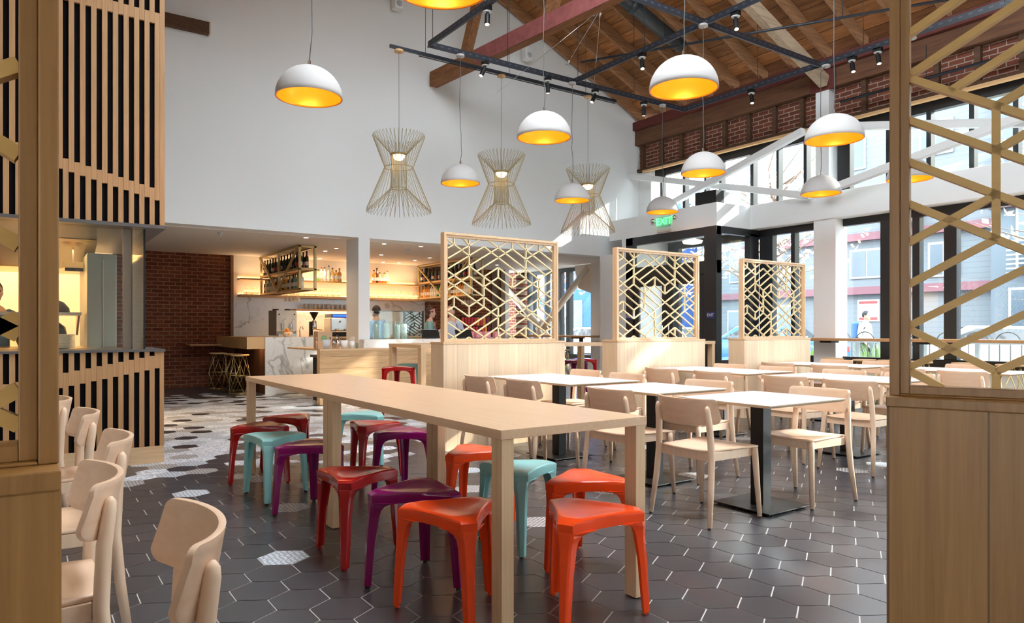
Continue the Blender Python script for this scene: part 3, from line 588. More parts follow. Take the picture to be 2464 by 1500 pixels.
# near left-hand screen (its right end shows)
LE = []
w = 1.44; X0 = 1.44-.037
for s in ('0,3 1,2 2,1', '0,2 1,1 2,0', '0,1 1,0', '0,0 1,1 2,2', '0,1 1,2 2,3', '0,4 1,3 2,2', '1,3 1,2', '0,6 1,5', '0,5 1,4', '0,7 1,6 2,5', '1,6 1,4', '2,5 2,3', '0,8 1,9', '0,9 1,10', '1,8 2,7', '2,7 3,6', '3,6 4,7', '3,4 4,5', '3,6 3,4', '2,3 3,4', '2,0 3,1'):
    p = [tuple(map(float, q.split(','))) for q in s.split()]; LE += [((-a[0], a[1]), (-b[0], b[1])) for a, b in zip(p, p[1:])]
LE = [((x1, y1), (x2, y2)) for (x1, y1), (x2, y2) in LE]
LE2 = []
for s in ('0,4 -1,3.0', '0,3 -1,4', '0,2 -1,3 -2,4', '0,1 -1,2', '0,1.2 -1,.2', '0,0 -1,1 -2,2', '0,0.4 -1,-.6', '0,5 -1,6', '0,6 -1,5', '-1,5 -1,3', '0,7 -1,8', '0,9 -1,8 -2,7', '-2,7 -2,4', '-1,8 -1,6'):
    p = [tuple(map(float, q.split(','))) for q in s.split()]; LE2 += list(zip(p, p[1:]))
pr_ = sight(142, .79)
screen('dark honey oak partition filling the left edge, seen very close', (pr_[0]-1.44, pr_[1], 0), 0, 1.44, LE2, .172, .1015, X0, 1.092, M['oakdarkp'], M['oakdark'], M['latt'], zl=1.05, ztop=2.2, base_over=(.01, .001), lo=-.0005, fw=.0195, iw=.018, plinth=.10, bar=.017)

# ================================================================ TABLES
def slab_table(lab, x0, x1, y0, y1, z, th, lx, ly, mt='oakY', name='communal_table', cat='table', legs=4, group=None):
    cx, cy = (x0+x1)/2, (y0+y1)/2; t = thing(name, lab, cat, (cx, cy, 0), 0, group); hx, hy = (x1-x0)/2, (y1-y0)/2
    MB().box(-hx, hx, -hy, hy, z-th, z).build('tabletop', M[mt], t, bevel=.002)
    for sx in (-1, 1):
        for sy in (-1, 1):
            a = sx*(hx-.006); b = sy*(hy-.004); MB().box(min(a, a-sx*lx), max(a, a-sx*lx), min(b, b-sy*ly), max(b, b-sy*ly), .004, z-th).build('leg', M['oak'], t, bevel=.002)
    return t
slab_table('long pale oak communal table nearest the camera', 1.525, 2.315, 2.26, 4.155, .81, .038, .058, .072)
slab_table('long pale oak communal table butted behind the nearest one', 1.525, 2.315, 4.158, 6.05, .81, .038, .058, .072)
slab_table('tall oak bar table end showing left of the first partition', 4.30, 5.74, 8.24, 9.23, 1.0, .05, .07, .10, 'oakX', 'high_table')
slab_table('tall oak bar table showing between the first two partitions', 5.80, 7.46, 7.98, 8.75, 1.0, .05, .07, .10, 'oakX', 'high_table')
slab_table('tall oak bar table end right of the entrance partition', 8.4, 9.82, 7.98, 8.3, 1.0, .05, .07, .10, 'oakX', 'high_table')
def cafe_table(lab, x0, x1, y0, y1, group=None, z=.735):
    cx, cy = (x0+x1)/2, (y0+y1)/2; hx, hy = (x1-x0)/2, (y1-y0)/2; t = thing('cafe_table', lab, 'table', (cx, cy, 0), 0, group)
    vs = [(-hx, -hy), (hx, -hy), (hx, hy), (-hx, hy)]; m = MB(); b = .018
    v = [(x, y, z) for x, y in vs]+[(x, y, z-.006) for x, y in vs]+[(x*(1-b/hx), y*(1-b/hy), z-.02) for x, y in vs]
    m.add(v, [(0, 1, 2, 3), (8, 11, 10, 9)]+[(i+4*k+4, (i+1) % 4+4*k+4, (i+1) % 4+4*k, i+4*k) for k in (0, 1) for i in range(4)])
    m.build('tabletop', None, t, mats=[M['tabletop'], M['ply']], fm=[0, 1]+[1]*8)
    MB().box(-.045, .045, -.05, .05, .012, z-.03).build('column', M['black'], t, bevel=.003)
    MB().box(-.18, .18, -.18, .18, z-.03, z-.02).build('mounting_plate', M['black'], t)
    hb = .225; MB().box(-hb, hb, -hb, hb, .012, .02).build('base_plate', M['black'], t, bevel=.002)
    for sx in (-1, 1):
        for sy in (-1, 1): MB().cyl((sx*.19, sy*.19, 0), .014, .001, .012, 10).build('foot', M['rubber'], t)
    return t
cafe_table('white square table in front of the row, nearest the camera', 3.74, 4.57, 2.63, 3.36)
cafe_table('white square table just behind the nearest white one', 3.78, 4.57, 3.60, 4.38)
cafe_table('long white table in front of the first partition', 3.80, 4.62, 4.60, 5.90)
cafe_table('long white table in front of the entrance partition', 6.22, 7.02, 4.65, 6.02)
cafe_table('long white table running behind the near right partition post', 6.22, 7.02, 3.18, 4.42)
cafe_table('long white table in front of the third partition', 8.44, 9.22, 4.65, 6.02)
cafe_table('long white table seen through the near right lattice', 8.44, 9.22, 3.1, 4.4)
cafe_table('white table behind the left lattice, closer to the kitchen counter', -1.0, -.10, 5.5, 6.25)
cafe_table('white table behind the left lattice, below the other white one', -1.0, -.10, 3.3, 4.5)
# ================================================================ CHAIRS
def make_chair():
    t = thing('cafe_chair', 'x', 'chair')
    m = MB()  # dished seat
    nx, ny = 8, 8; vs = []; fs = []
    for top in (1, 0):
        for i in range(nx+1):
            for j in range(ny+1):
                u, v = i/nx*2-1, j/ny*2-1; x = .01+.225*u; hw = .205+.02*u; y = hw*v
                if abs(u) > .9 and abs(v) > .9: x = .01+.225*u*.985; y *= .985
                z = .462-.012*(1-v*v)*(1-u*u*.6) if top else .450-.012*(1-v*v)*(1-u*u*.6)
                vs.append((x, y, z))
    K = (nx+1)*(ny+1); g = lambda i, j, o=0: o*K+i*(ny+1)+j
    for i in range(nx):
        for j in range(ny): fs += [(g(i, j), g(i+1, j), g(i+1, j+1), g(i, j+1)), (g(i, j, 1), g(i, j+1, 1), g(i+1, j+1, 1), g(i+1, j, 1))]
    for i in range(nx): fs += [(g(i, 0), g(i, 0, 1), g(i+1, 0, 1), g(i+1, 0)), (g(i, ny), g(i+1, ny), g(i+1, ny, 1), g(i, ny, 1))]
    for j in range(ny): fs += [(g(0, j), g(0, j+1), g(0, j+1, 1), g(0, j, 1)), (g(nx, j), g(nx, j, 1), g(nx, j+1, 1), g(nx, j+1))]
    m.add(vs, fs, True).build('seat', M['beechseat'], t)
    a = MB().box(-.185, .205, -.200, -.182, .395, .447).box(-.185, .205, .182, .200, .395, .447).box(.190, .212, -.2, .2, .395, .449).box(-.205, -.187, -.19, .19, .395, .449)
    a.build('seat_rail', M['beech'], t, bevel=.002)
    for s in (-1, 1):
        MB().tube([(.232, s*.232, .012), (.212, s*.212, .40), (.210, s*.210, .447)], [.0145, .0205, .0205], 14).build('leg', M['beech'], t)
        P = [(-.255, s*.238, .012), (-.222, s*.222, .25), (-.206, s*.213, .43), (-.214, s*.205, .60), (-.228, s*.200, .70), (-.2305, s*.199, .722), (-.2315, s*.199, .735)]
        MB().tube(P, [.0145, .019, .021, .0205, .0185, .0145, .004], 14).build('leg', M['beech'], t)
        for c in ((.232, s*.232), (-.255, s*.238)): MB().cyl((c[0], c[1], 0), .011, .001, .014, 8).build('glide', C('glide_dark', (.05, .03, .02)), t)
    b = MB(); n = 40; k = 8; vs = []; fs = []; th = .016
    for o in (0, 1):
        for i in range(n+1):
            s = math.sin(PI/2*(-1+2*i/n)*.98)/math.sin(PI/2*.98); y = .243*math.sin(s*1.02)/math.sin(1.02)
            xb = -.262+.095*s*s
            e = max(0, (abs(s)-.88)/.12); rr = .030*(1-math.sqrt(max(0, 1-e*e)))
            zt = .778-.004*(1-s*s)-rr; zb = .606+.022*s*s+rr
            for j in range(k+1):
                f = j/k; z = zb+(zt-zb)*f; xl = xb-.030*(f-.35)
                nx_ = math.cos(s*.75); ny_ = -math.sin(s*.75)
                vs.append((xl+(th*nx_ if o else 0), y+(th*ny_ if o else 0), z))
    K = (n+1)*(k+1); g = lambda i, j, o=0: o*K+i*(k+1)+j
    for i in range(n):
        for j in range(k): fs += [(g(i, j), g(i, j+1), g(i+1, j+1), g(i+1, j)), (g(i, j, 1), g(i+1, j, 1), g(i+1, j+1, 1), g(i, j+1, 1))]
        fs += [(g(i, 0), g(i+1, 0), g(i+1, 0, 1), g(i, 0, 1)), (g(i, k), g(i, k, 1), g(i+1, k, 1), g(i+1, k))]
    for j in range(k): fs += [(g(0, j), g(0, j, 1), g(0, j+1, 1), g(0, j+1)), (g(n, j), g(n, j+1), g(n, j+1, 1), g(n, j, 1))]
    b.add(vs, fs, True).build('backrest', M['beechseat'], t, bevel=.003)
    return t
chair0 = make_chair(); first = [True]
def chair(x, y, face, lab, group=None, jit=0):
    rz = {'+x': 0, '-x': PI}[face]+math.radians(jit)
    if first[0]: first[0] = False; chair0.location = (x, y, 0); chair0.rotation_euler = (0, 0, rz); return tag(chair0, lab, 'chair', group)
    return dup(chair0, (x, y, 0), rz, lab, group)
chair(3.645, 3.035, '+x', 'beech chair at the left side of the nearest white table', jit=0)
chair(4.56, 2.945, '-x', 'beech chair at the right side of the nearest white table', jit=-2)
chair(3.69, 3.79, '+x', 'beech chair at the left side of the second white table, behind the communal table corner', jit=1)
chair(4.52, 3.89, '-x', 'beech chair at the right side of the second white table, back toward the rear', jit=2)
chair(3.66, 5.50, '+x', 'beech chair before the first partition, the farther left one of its long table')
chair(3.69, 4.86, '+x', 'beech chair before the first partition, the nearer left one of its long table')
chair(4.67, 5.62, '-x', 'beech chair at the long table, back showing before the purple stool')
chair(4.62, 4.96, '-x', 'beech chair at the long table, back showing right of the purple stool')
chair(6.0, 5.46, '+x', 'beech chair left of the entrance partition table, farther one')
chair(6.0, 4.76, '+x', 'beech chair left of the entrance partition table, nearer one')
chair(6.95, 5.58, '-x', 'beech chair beyond the entrance partition table, farther one')
chair(6.93, 4.91, '-x', 'beech chair beyond the entrance partition table, nearer one')
chair(5.97, 3.92, '+x', 'beech chair behind the nearest right-hand chair, farther of its pair')
chair(5.93, 3.28, '+x', 'beech chair just left of the right partition post, nearer of its pair')
chair(6.92, 4.12, '-x', 'beech chair with pinkish back beyond the table by the right post')
chair(6.92, 3.46, '-x', 'beech chair partly hidden by the right partition post')
chair(8.16, 5.50, '+x', 'beech chair left of the third partition table, farther one')
chair(8.16, 4.80, '+x', 'beech chair left of the third partition table, nearer one')
chair(9.22, 5.56, '-x', 'beech chair beyond the third partition table, farther one')
chair(9.22, 4.95, '-x', 'beech chair beyond the third partition table, nearer one')
chair(8.16, 3.95, '+x', 'beech chair inside the right lattice view, left of the table')
chair(9.2, 3.9, '-x', 'beech chair inside the right lattice view, beyond the table')
chair(8.14, 3.35, '+x', 'beech chair low in the right lattice view, nearest the camera')
chair(0.10, 1.72, '-x', 'big beech chair back at the lower left, closest to the camera', jit=-4)
chair(-.03, 2.44, '-x', 'beech chair half behind the left partition, second from the camera')
chair(0.09, 3.24, '-x', 'beech chair before the slatted counter, third from the camera', jit=-3)
chair(0.05, 4.26, '-x', 'beech chair before the slatted counter, fourth from the camera', jit=2)
chair(-.03, 5.15, '-x', 'beech chair just showing right of the left post, farthest of that row')
# ================================================================ STOOLS
def make_stool(mt, h=.45):
    t = thing('tripod_stool', 'x', 'stool')
    R = .235; w = .034
    out = []
    for k in range(3):
        a = 2*PI*k/3; c = Vector((math.cos(a), math.sin(a))); n = Vector((-c.y, c.x)); out += [c*R-n*w, c*R+n*w]
    rings = []
    def ring(sc, z, tipdz=0.0, tipw=1.0):
        r = []
        for k in range(3):
            a = 2*PI*k/3; c = Vector((math.cos(a), math.sin(a))); n = Vector((-c.y, c.x))
            p1 = c*R*sc-n*w*tipw; p2 = c*R*sc+n*w*tipw; a2 = 2*PI*(k+1)/3; c2 = Vector((math.cos(a2), math.sin(a2))); n2 = Vector((-c2.y, c2.x)); p3 = c2*R*sc-n2*w*tipw
            r += [(p1.x, p1.y, z+tipdz*1.6), (p2.x, p2.y, z+tipdz*1.6)]
            for f in (.2, .4, .6, .8):
                q = p2.lerp(p3, f); bow = .012*math.sin(PI*f)*sc; q = q*(1-bow/max(q.length, .01)) ; r.append((q.x, q.y, z+(tipdz if f in () else 0)))
        return r
    rg = [ring(.995, h-.052), ring(1.0, h-.018), ring(.985, h-.006, -.006), ring(.93, h-.001, -.004), ring(.80, h-.001), ring(.55, h-.006), ring(.25, h-.010)]
    N = len(rg[0]); vs = [v for r in rg for v in r]; fs = []
    for i in range(len(rg)-1):
        for j in range(N): fs.append((i*N+j, i*N+(j+1) % N, (i+1)*N+(j+1) % N, (i+1)*N+j))
    fs.append(tuple(range((len(rg)-1)*N, len(rg)*N)))
    und = ring(.9, h-.03); n0 = len(vs); vs += und; fs.append(tuple(reversed(range(n0, n0+N))))
    for j in range(N): fs.append((j, n0+j, n0+(j+1) % N, (j+1) % N))
    sm_ = MB().add(vs, fs, True); so = sm_.build('seat', M[mt], t); em = so.modifiers.new('edge', 'EDGE_SPLIT'); em.split_angle = .6
    for k in range(3):
        a = 2*PI*k/3; m = MB(); secs = []
        for z, r, ww, dp in ((.012, .262, .016, .028), (h*.5, .250, .021, .034), (h-.12, .241, .0255, .042), (h-.090, .2395, .029, .048), (h-.070, .238, .037, .060), (h-.058, .237, .052, .080), (h-.050, .236, .078, .11)):
            c0 = min(ww, .034)
            secs.append([(r, -c0*.75, z), (r, c0*.75, z), (r-.010, c0*1.05, z), (r-dp, ww*1.3+.004, z), (r-dp*.95, ww*1.3-.008, z), (r-.02, 0, z), (r-dp*.95, -ww*1.3+.008, z), (r-dp, -ww*1.3-.004, z), (r-.010, -c0*1.05, z)])
        n = len(secs[0]); vs = [p for s_ in secs for p in s_]; fs = [tuple(reversed(range(n))), tuple(range(len(vs)-n, len(vs)))]
        for i in range(len(secs)-1):
            for j in range(n): fs.append((i*n+j, i*n+(j+1) % n, (i+1)*n+(j+1) % n, (i+1)*n+j))
        m.add(vs, fs).rot(0, a); lg = m.build('leg', M[mt], t, bevel=.003)
        MB().cyl((.245*math.cos(a), .245*math.sin(a), 0), .012, .001, .014, 10).build('foot_pad', M['rubber'] if mt in ('teal', 'purple') else M[mt], lg)
    return t
protos = {}
def stool(mt, x, y, deg, lab, h=.45, s=1.0):
    k = (mt, h)
    if k not in protos:
        t = make_stool(mt, h); protos[k] = t; t.location = (x, y, 0); t.rotation_euler = (0, 0, math.radians(deg)); return tag(t, lab, 'stool')
    return dup(protos[k], (x, y, 0), math.radians(deg), lab)
stool('red', 1.562, 5.711, 67.3, 'dark red tripod stool at the far left corner of the communal table')
stool('teal', 1.48, 5.11, 4.5, 'teal tripod stool left of the communal table, behind the purple one')
stool('purple', 1.578, 4.596, 65.8, 'purple tripod stool half hidden by the middle leg of the communal table')
stool('red', 1.927, 6.113, 38, 'dark red tripod stool beyond the far end of the communal table')
stool('teal', 2.56, 5.96, 38.6, 'teal tripod stool beyond the communal table behind the bright red one')
stool('red', 2.33, 5.32, 107, 'bright red tripod stool on the far side of the communal table')
stool('purple', 2.36, 4.80, 62, 'purple tripod stool on the far side of the communal table')
stool('red', 1.452, 3.546, 116.5, 'dark red tripod stool left of the near communal table, three legs fully visible')
stool('purple', 1.563, 3.033, 53, 'purple tripod stool tucked behind the near orange one on the left')
stool('orange', 1.511, 2.606, 16.1, 'orange tripod stool left of the near table leg, closest on that side')
stool('orange', 2.35, 3.78, 77.7, 'orange tripod stool behind the teal one on the right side of the table')
stool('teal', 2.287, 3.209, 117.9, 'teal tripod stool behind the near left table leg')
stool('orange', 2.387, 2.759, 59.9, 'orange tripod stool under the right end of the near table')
stool('orange', 1.966, 2.263, 87, 'orange tripod stool at the near end of the table, closest to the camera')
stool('red', 4.19, 8.70, 68, 'tall red tripod stool left of the first partition at the high table', h=.70)
stool('teal', 4.72, 9.30, 40, 'tall teal tripod stool just behind the tall red one', h=.70)
stool('purple', 4.62, 7.82, 5, 'tall purple tripod stool mostly hidden behind the first partition', h=.70)
stool('purple', 7.45, 8.9, 50, 'tall purple tripod stool between the first two partitions', h=.70)
stool('red', 8.0, 9.3, 50, 'tall red tripod stool just behind the tall purple one between partitions', h=.70)
stool('red', 9.72, 8.75, 20, 'tall red tripod stool peeking out right of the entrance partition', h=.70)
stool('red', 5.95, 7.75, 20, 'tall red tripod stool whose edge shows right of the first partition', h=.70)
# brass wire stools with wooden seats
def make_brass():
    t = thing('wire_stool', 'x', 'stool')
    MB().lathe([(.001, .70), (.155, .70), (.17, .708), (.17, .722), (.16, .73), (.001, .73)], (0, 0, 0), 24).build('seat', M['newwood'], t)
    m = MB(); r = .006
    lo = [Vector((.2*math.cos(a), .2*math.sin(a), .008)) for a in (PI/4+PI/2*k for k in range(4))]
    mid = [Vector((.19*math.cos(a), .19*math.sin(a), .34)) for a in (PI/2*k for k in range(4))]
    up = [Vector((.12*math.cos(a), .12*math.sin(a), .70)) for a in (PI/4+PI/2*k for k in range(4))]
    for k in range(4):
        m.tube([lo[k], lo[(k+1) % 4]], r, 6); m.tube([mid[k], mid[(k+1) % 4]], r, 6); m.tube([up[k], up[(k+1) % 4]], r, 6)
        m.tube([lo[k], mid[k], up[(k-1) % 4]], r, 6); m.tube([lo[k], mid[(k+1) % 4], up[(k+1) % 4]], r, 6)
    m.build('wire_base', M['brass'], t); return t
bs = make_brass(); q = [(3.26, 15.05, 10), (3.40, 14.45, 35), (3.34, 13.65, 55)]
labs = ['brass wire stool nearest the brick wall', 'brass wire stool in the middle of the three by the bar end', 'brass wire stool nearest the marble end of the bar']
for k, (x, y, a) in enumerate(q):
    if k == 0: bs.location = (x, y, 0); bs.rotation_euler = (0, 0, math.radians(a)); bs['label'] = labs[0]
    else: dup(bs, (x, y, 0), math.radians(a), labs[k])
wl = ['first brass stool under the window counter, beside the white column', 'second brass stool along the window counter', 'brass stool at the window counter hidden by the right post', 'brass stool at the window counter just inside the right lattice', 'brass stool at the window counter in the middle of the lattice', 'brass stool at the window counter near the right edge']
for k, px in enumerate((2003, 2080, 2140, 2213, 2322, 2430)):
    p = pX(px, 862, 10.95); dup(bs, (10.95, p[1], 0), math.radians(17*k), wl[k])
for y, l in ((12.9, 'brass stool at the far window counter behind the high table'), (13.7, 'second brass stool at the far window counter'), (14.5, 'third brass stool at the far window counter')):
    dup(bs, (10.45, y, 0), math.radians(y*20), l)
# window counters
def counter(lab, x0, x1, y0, y1, z, braces):
    t = thing('window_counter', lab, 'counter', ((x0+x1)/2, (y0+y1)/2, z)); hx, hy = (x1-x0)/2, (y1-y0)/2
    MB().box(-hx, hx, -hy, hy, -.045, 0).build('top', M['slat'], t, bevel=.003)
    for b in braces:
        yb = b-(y0+y1)/2; m = MB().box(-hx+.08, hx, yb-.09, yb+.09, -.075, -.046).box(hx-.06, hx-.01, yb-.05, yb+.05, -z+.62, -.05) if x0 < 11 else MB().box(-hx+.08, hx, yb-.1, yb+.1, -.08, -.046)
        m.build('bracket', M['black'], t)
    return t
counter('brown wooden counter along the right-hand windows', 11.02, 11.33, 0.8, 7.12, 1.055, (6.75, 5.2, 3.4, 1.6))
counter('brown wooden counter along the far windows beyond the bar', 10.7, 11.05, 12.2, 16.0, 1.055, (12.9, 15.4))
tag(MB().box(9.66, 9.98, 6.35, 6.75, 0, 1.1).build('marble_pedestal', M['marble'], bevel=.004), 'veined marble end panel right of the third partition', 'panel')
# ================================================================ KITCHEN BOX
KY, KX = 7.0, 1.05
def slats(lab_root, z0, z1, zs, x0, x1, up_off, ov, top_joint=None):
    # two interleaved rows of vertical slats meeting on a sloping line
    m = MB(); p = .0825; w = .041; x = x1-.0; k = 0
    while x > x0:
        zc = zs(x)
        a = x-w; m.box(a, x, KY, KY+.03, zc-ov/2, z1 if top_joint is None else top_joint(x))
        b = x-p/2; zc2 = zs(b); m.box(b-w, b, KY+.001, KY+.03, z0, zc2+ov/2)
        if top_joint: zt = top_joint(b); m.box(b-w, b, KY+.001, KY+.03, zt-.10, z1)
        x -= p
    return m
t = thing('kitchen_bulkhead', 'slatted wood and black box hanging over the open kitchen', 'bulkhead', (0, KY, 2.1)); O = Vector((0, KY, 2.1))
def sh(m, O):
    m.v = [(x-O.x, y-O.y, z-O.z) for x, y, z in m.v]; return m
zu = lambda x: 2.61-.26*(x-.25)
tj = lambda x: 4.05-.0*(x)+0.05*(1.0-x)
sh(slats('', 2.135, 5.6, zu, -2.5, KX-.035, 0, .10, tj), O).build('slats', M['slat'], t, bevel=.002)
sh(MB().box(-2.5, KX-.01, KY+.03, 9.6, 2.135, 5.6), O).build('backing', M['blackpanel'], t)
sh(MB().box(KX-.035, KX, KY-.0, KY+.035, 2.135, 5.6).box(KX-.01, KX+.012, KY+.035, KY+.2, 2.135, 5.6), O).build('corner_post', M['slat'], t, bevel=.002)
sh(MB().box(-2.5, KX+.012, KY-.03, 9.6, 2.105, 2.135), O).build('steel_trim', C('trim_steel', (.16, .15, .15), .35, metal=.6), t)
t = thing('kitchen_counter', 'slatted wood and black counter front below the kitchen glass', 'counter', (0, KY, 0)); O = Vector((0, KY, 0))
zd = lambda x: .76+.195*(x-.25)
sh(slats('', .10, 1.0, zd, -2.5, KX-.035, 0, .12), O).build('slats', M['slat'], t, bevel=.002)
sh(MB().box(-2.5, KX-.02, KY+.03, KY+.75, 0.0, 1.0), O).build('backing', M['blackpanel'], t)
sh(MB().box(-2.5, KX, KY-.012, KY+.02, 0.0, .15), O).build('plinth', M['oakX'], t, bevel=.002)
sh(MB().box(KX-.035, KX, KY, KY+.035, .15, 1.0).box(KX-.02, KX, KY+.035, KY+.75, .0, 1.0), O).build('corner_post', M['slat'], t)
sh(MB().box(-2.5, KX+.01, KY-.02, KY+.78, 1.0, 1.022), O).build('worktop', C('trim_steel', (.16, .15, .15), .35, metal=.6), t)
# glass above the counter
t = thing('kitchen_glazing', 'tall glass guard with steel post between kitchen counter and slatted box', 'glass screen', (.7, KY+.1, 1.022)); O = Vector((.7, KY+.1, 1.022))
sh(MB().box(-2.4, .90, KY+.10, KY+.108, 1.022, 2.105), O).build('front_glass', M['glassk'], t)
sh(MB().box(.90, .908, KY+.11, 8.6, 1.022, 2.105), O).build('side_glass', M['glassk'], t)
sh(MB().box(.735, .80, KY+.12, KY+.16, 1.022, 2.105), O).build('post', C('post_grey', (.20, .17, .16), .4, metal=.4), t)
sh(MB().box(.895, .91, KY+.09, KY+.11, 1.022, 2.105).box(.80, .806, KY+.1, KY+.11, 1.022, 2.1), O).build('edge_strip', M['black'], t)
# kitchen interior
struct(MB().box(-2.5, 1.0, 10.9, 11.0, 0, 2.7).build('wall_kitchen', mat('kitchen_tile', (.80, .68, .48), .4)))
tag(sh2 := MB().prismX([(8.2, 2.1), (9.9, 2.1), (9.9, 1.86), (9.0, 1.86), (8.3, 2.08)], -2.4, .62).build('range_hood', M['steelgoldlit'], bevel=.004), 'golden lit stainless extractor hood inside the kitchen', 'hood')
t = thing('fridge_cabinet', 'blue grey steel cabinet side behind the kitchen glass', 'cabinet', (.66, 8.6, 0))
MB().box(-.14, .12, -.5, .6, 0.02, 1.96).build('body', C('fridge_blue', (.30, .36, .36), .35), t, bevel=.01); MB().box(-.005, .005, -.51, -.5, .1, 1.9).build('door_seam', M['steel'], t)
t = thing('kitchen_shelf', 'steel wall shelf in the kitchen holding a dark domed lid', 'shelf', (.12, 8.4, 1.34)); MB().box(-.5, .36, -.18, .22, 0, .03).build('board', M['steel'], t); MB().prismX([(-.15, 0), (.2, 0), (.2, -.2)], .33, .35).build('bracket', M['steelgoldlit'], t)
def domed(x, y, z, lab, r=.17):
    t = thing('domed_lid', lab, 'lid', (x, y, z)); MB().lathe([(r, 0), (r*.97, .04), (r*.7, .10), (r*.3, .13), (.001, .135)], seg=24).build('lid', C('lid_dark', (.035, .032, .028), .35, metal=.5), t)
    MB().lathe([(.02, .13), (.035, .14), (.03, .19), (.001, .19)], seg=14).build('knob', M['newwood'], t)
domed(.22, 8.4, 1.372, 'dark domed pan lid with wooden knob on the kitchen shelf')
t = thing('rice_cooker', 'big black rounded cooker under the kitchen shelf', 'cooker', (.15, 8.35, 1.023)); MB().lathe([(.001, 0), (.19, 0), (.22, .08), (.2, .2), (.12, .27), (.001, .29)], seg=24).build('body', C('gloss_black', (.012, .01, .008), .15), t)
tag(MB().box(-.4, .6, KY+.78, 9.0, .95, 1.02).build('prep_counter', M['steelgoldlit'], bevel=.003), 'steel preparation counter behind the kitchen glass', 'counter')
pl = None
for k in range(12):
    z = 1.024+k*.0105
    if k == 0: pl = MB().lathe([(.001, 0), (.08, 0), (.15, .012), (.152, .016), (.08, .004), (.001, .004)], seg=28).build('plate', C('plate_cream', (.72, .66, .52), .3), origin=(0, 0, 0)); o = pl
    else: o = pl.copy(); COL.objects.link(o)
    o.location = (.24, 7.55, z); tag(o, 'cream plate in the stack behind the kitchen glass', 'plate', 'stacked plates in the kitchen')
t = thing('sauce_pan', 'small steel pan on the kitchen pass beside the plates', 'pan', (.13, 7.3, 1.023)); MB().lathe([(.001, 0), (.06, 0), (.065, .045), (.06, .045), (.055, .006), (.001, .006)], seg=20).build('bowl', M['steel'], t); MB().tube([(.05, 0, .04), (-.02, .02, .12)], .007).build('spoon', M['newwood'], t)
t = thing('heat_lamp', 'small steel lamp fitting hanging in the kitchen', 'lamp', (.42, 8.5, 1.80)); MB().box(-.09, .09, -.06, .06, .03, .09).build('housing', M['steelgoldlit'], t); MB().box(-.07, .09, -.03, .03, 0, .03).build('grille', M['black'], t); MB().bar((0, 0, .09), (0, 0, .3), .015).build('rod', M['steel'], t)
lamp('AREA', (-.3, 8.6, 2.05), 34, (1, .60, .24), (1.6, .8))
lamp('AREA', (-.3, 10.2, 2.5), 50, (1, .66, .32), (1.8, .6))
# ================================================================ BAR
M['glassl'] = glassm('guard_glass', (0.86, 0.92, 0.92), refl=(.35, .38, .38))
t = thing('service_bench', 'oak fronted service bench below the white column', 'counter', (3.87, 10.85, 0)); O = Vector((3.87, 10.85, 0))
sh(MB().box(3.87, 8.2, 10.85, 10.89, 0, .86), O).build('front_panel', M['oakfront'], t)
sh(MB().box(3.87, 8.2, 10.85, 11.30, .86, .885).box(3.87, 4.78, 11.3, 12.5, .86, .885), O).build('top', M['oakX'], t, bevel=.002)
sh(MB().box(3.87, 3.90, 10.89, 10.98, 0, .86), O).build('end_panel', M['oak'], t)
sh(MB().box(4.75, 8.2, 11.0, 11.28, 0, .86), O).build('carcass', M['blackpanel'], t)
t = thing('waste_bin', 'black bin with steel lid under the open end of the bench', 'bin', (4.15, 11.3, 0)); MB().box(-.15, .2, -.2, .25, 0.02, .74).build('body', M['black'], t, bevel=.01); MB().box(-.2, .16, -.24, .24, .74, .78).build('lid', M['steel'], t)
t = thing('marble_counter', 'white marble counter block behind the oak bench', 'counter', (6.5, 11.8, 0)); O = Vector((6.5, 11.8, 0))
sh(MB().box(4.80, 8.2, 11.30, 11.49, 0, 1.025).box(5.01, 8.2, 11.49, 12.2, .9, 1.025), O).build('block', M['marble'], t, bevel=.003)
t = thing('bar_counter', 'marble ended bar with oak raised ledge on its left', 'bar', (4.0, 13.2, 0)); O = Vector((4.0, 13.2, 0))
sh(MB().box(3.68, 4.72, 13.2, 13.24, 0, 1.055), O).build('marble_end', M['marble'], t, bevel=.002)
sh(MB().box(3.68, 4.4, 13.24, 15.69, 1.02, 1.055), O).build('top', M['oakX'], t)
sh(MB().box(3.70, 4.3, 13.28, 15.6, 0, 1.02), O).build('body', wood('bar_brown', (.16, .07, .03), (.10, .04, .02), 'Z', plank=.12, paxis='Y'), t)
sh(MB().box(3.36, 3.69, 13.24, 15.69, 1.02, 1.055).box(3.36, 3.39, 13.24, 15.69, .84, 1.02).box(3.39, 3.69, 13.24, 13.27, .84, 1.02), O).build('side_ledge', M['newwood'], t)
sh(MB().box(2.75, 3.36, 15.2, 15.69, .87, .90), O).build('low_shelf', M['slat'], t)
# shelves
def shelf(lab, x0, x1, z, th=.05, d=.28, mt='newwood'):
    return tag(MB().box(x0, x1, 15.69-d, 15.69, z-th, z).build('wall_shelf', M[mt], bevel=.003), lab, 'shelf')
shelf('long lit wooden shelf carrying the upturned wine glasses', 3.78, 8.75, 1.945)
shelf('upper long wooden shelf carrying spirit bottles', 3.78, 8.05, 2.29, .035)
shelf('short wooden shelf of tumblers above the coffee machine', 4.95, 6.9, 1.65, .04)
stripe = mat('shelf_strip', (1, .6, .3), .5, emit=(1, .58, .25), es=3)
for x0, x1, z in ((3.8, 8.2, 1.955), (3.8, 8.0, 2.30), (5.0, 6.8, 1.60)):
    tag(MB().box(x0, x1, 15.655, 15.685, z-.005, z+.008).build('led_strip', stripe), {1.955: 'glowing strip light at the back of the wine glass shelf', 2.30: 'glowing strip light at the back of the upper bottle shelf', 1.60: 'glowing strip light under the tumbler shelf'}[z], 'light')
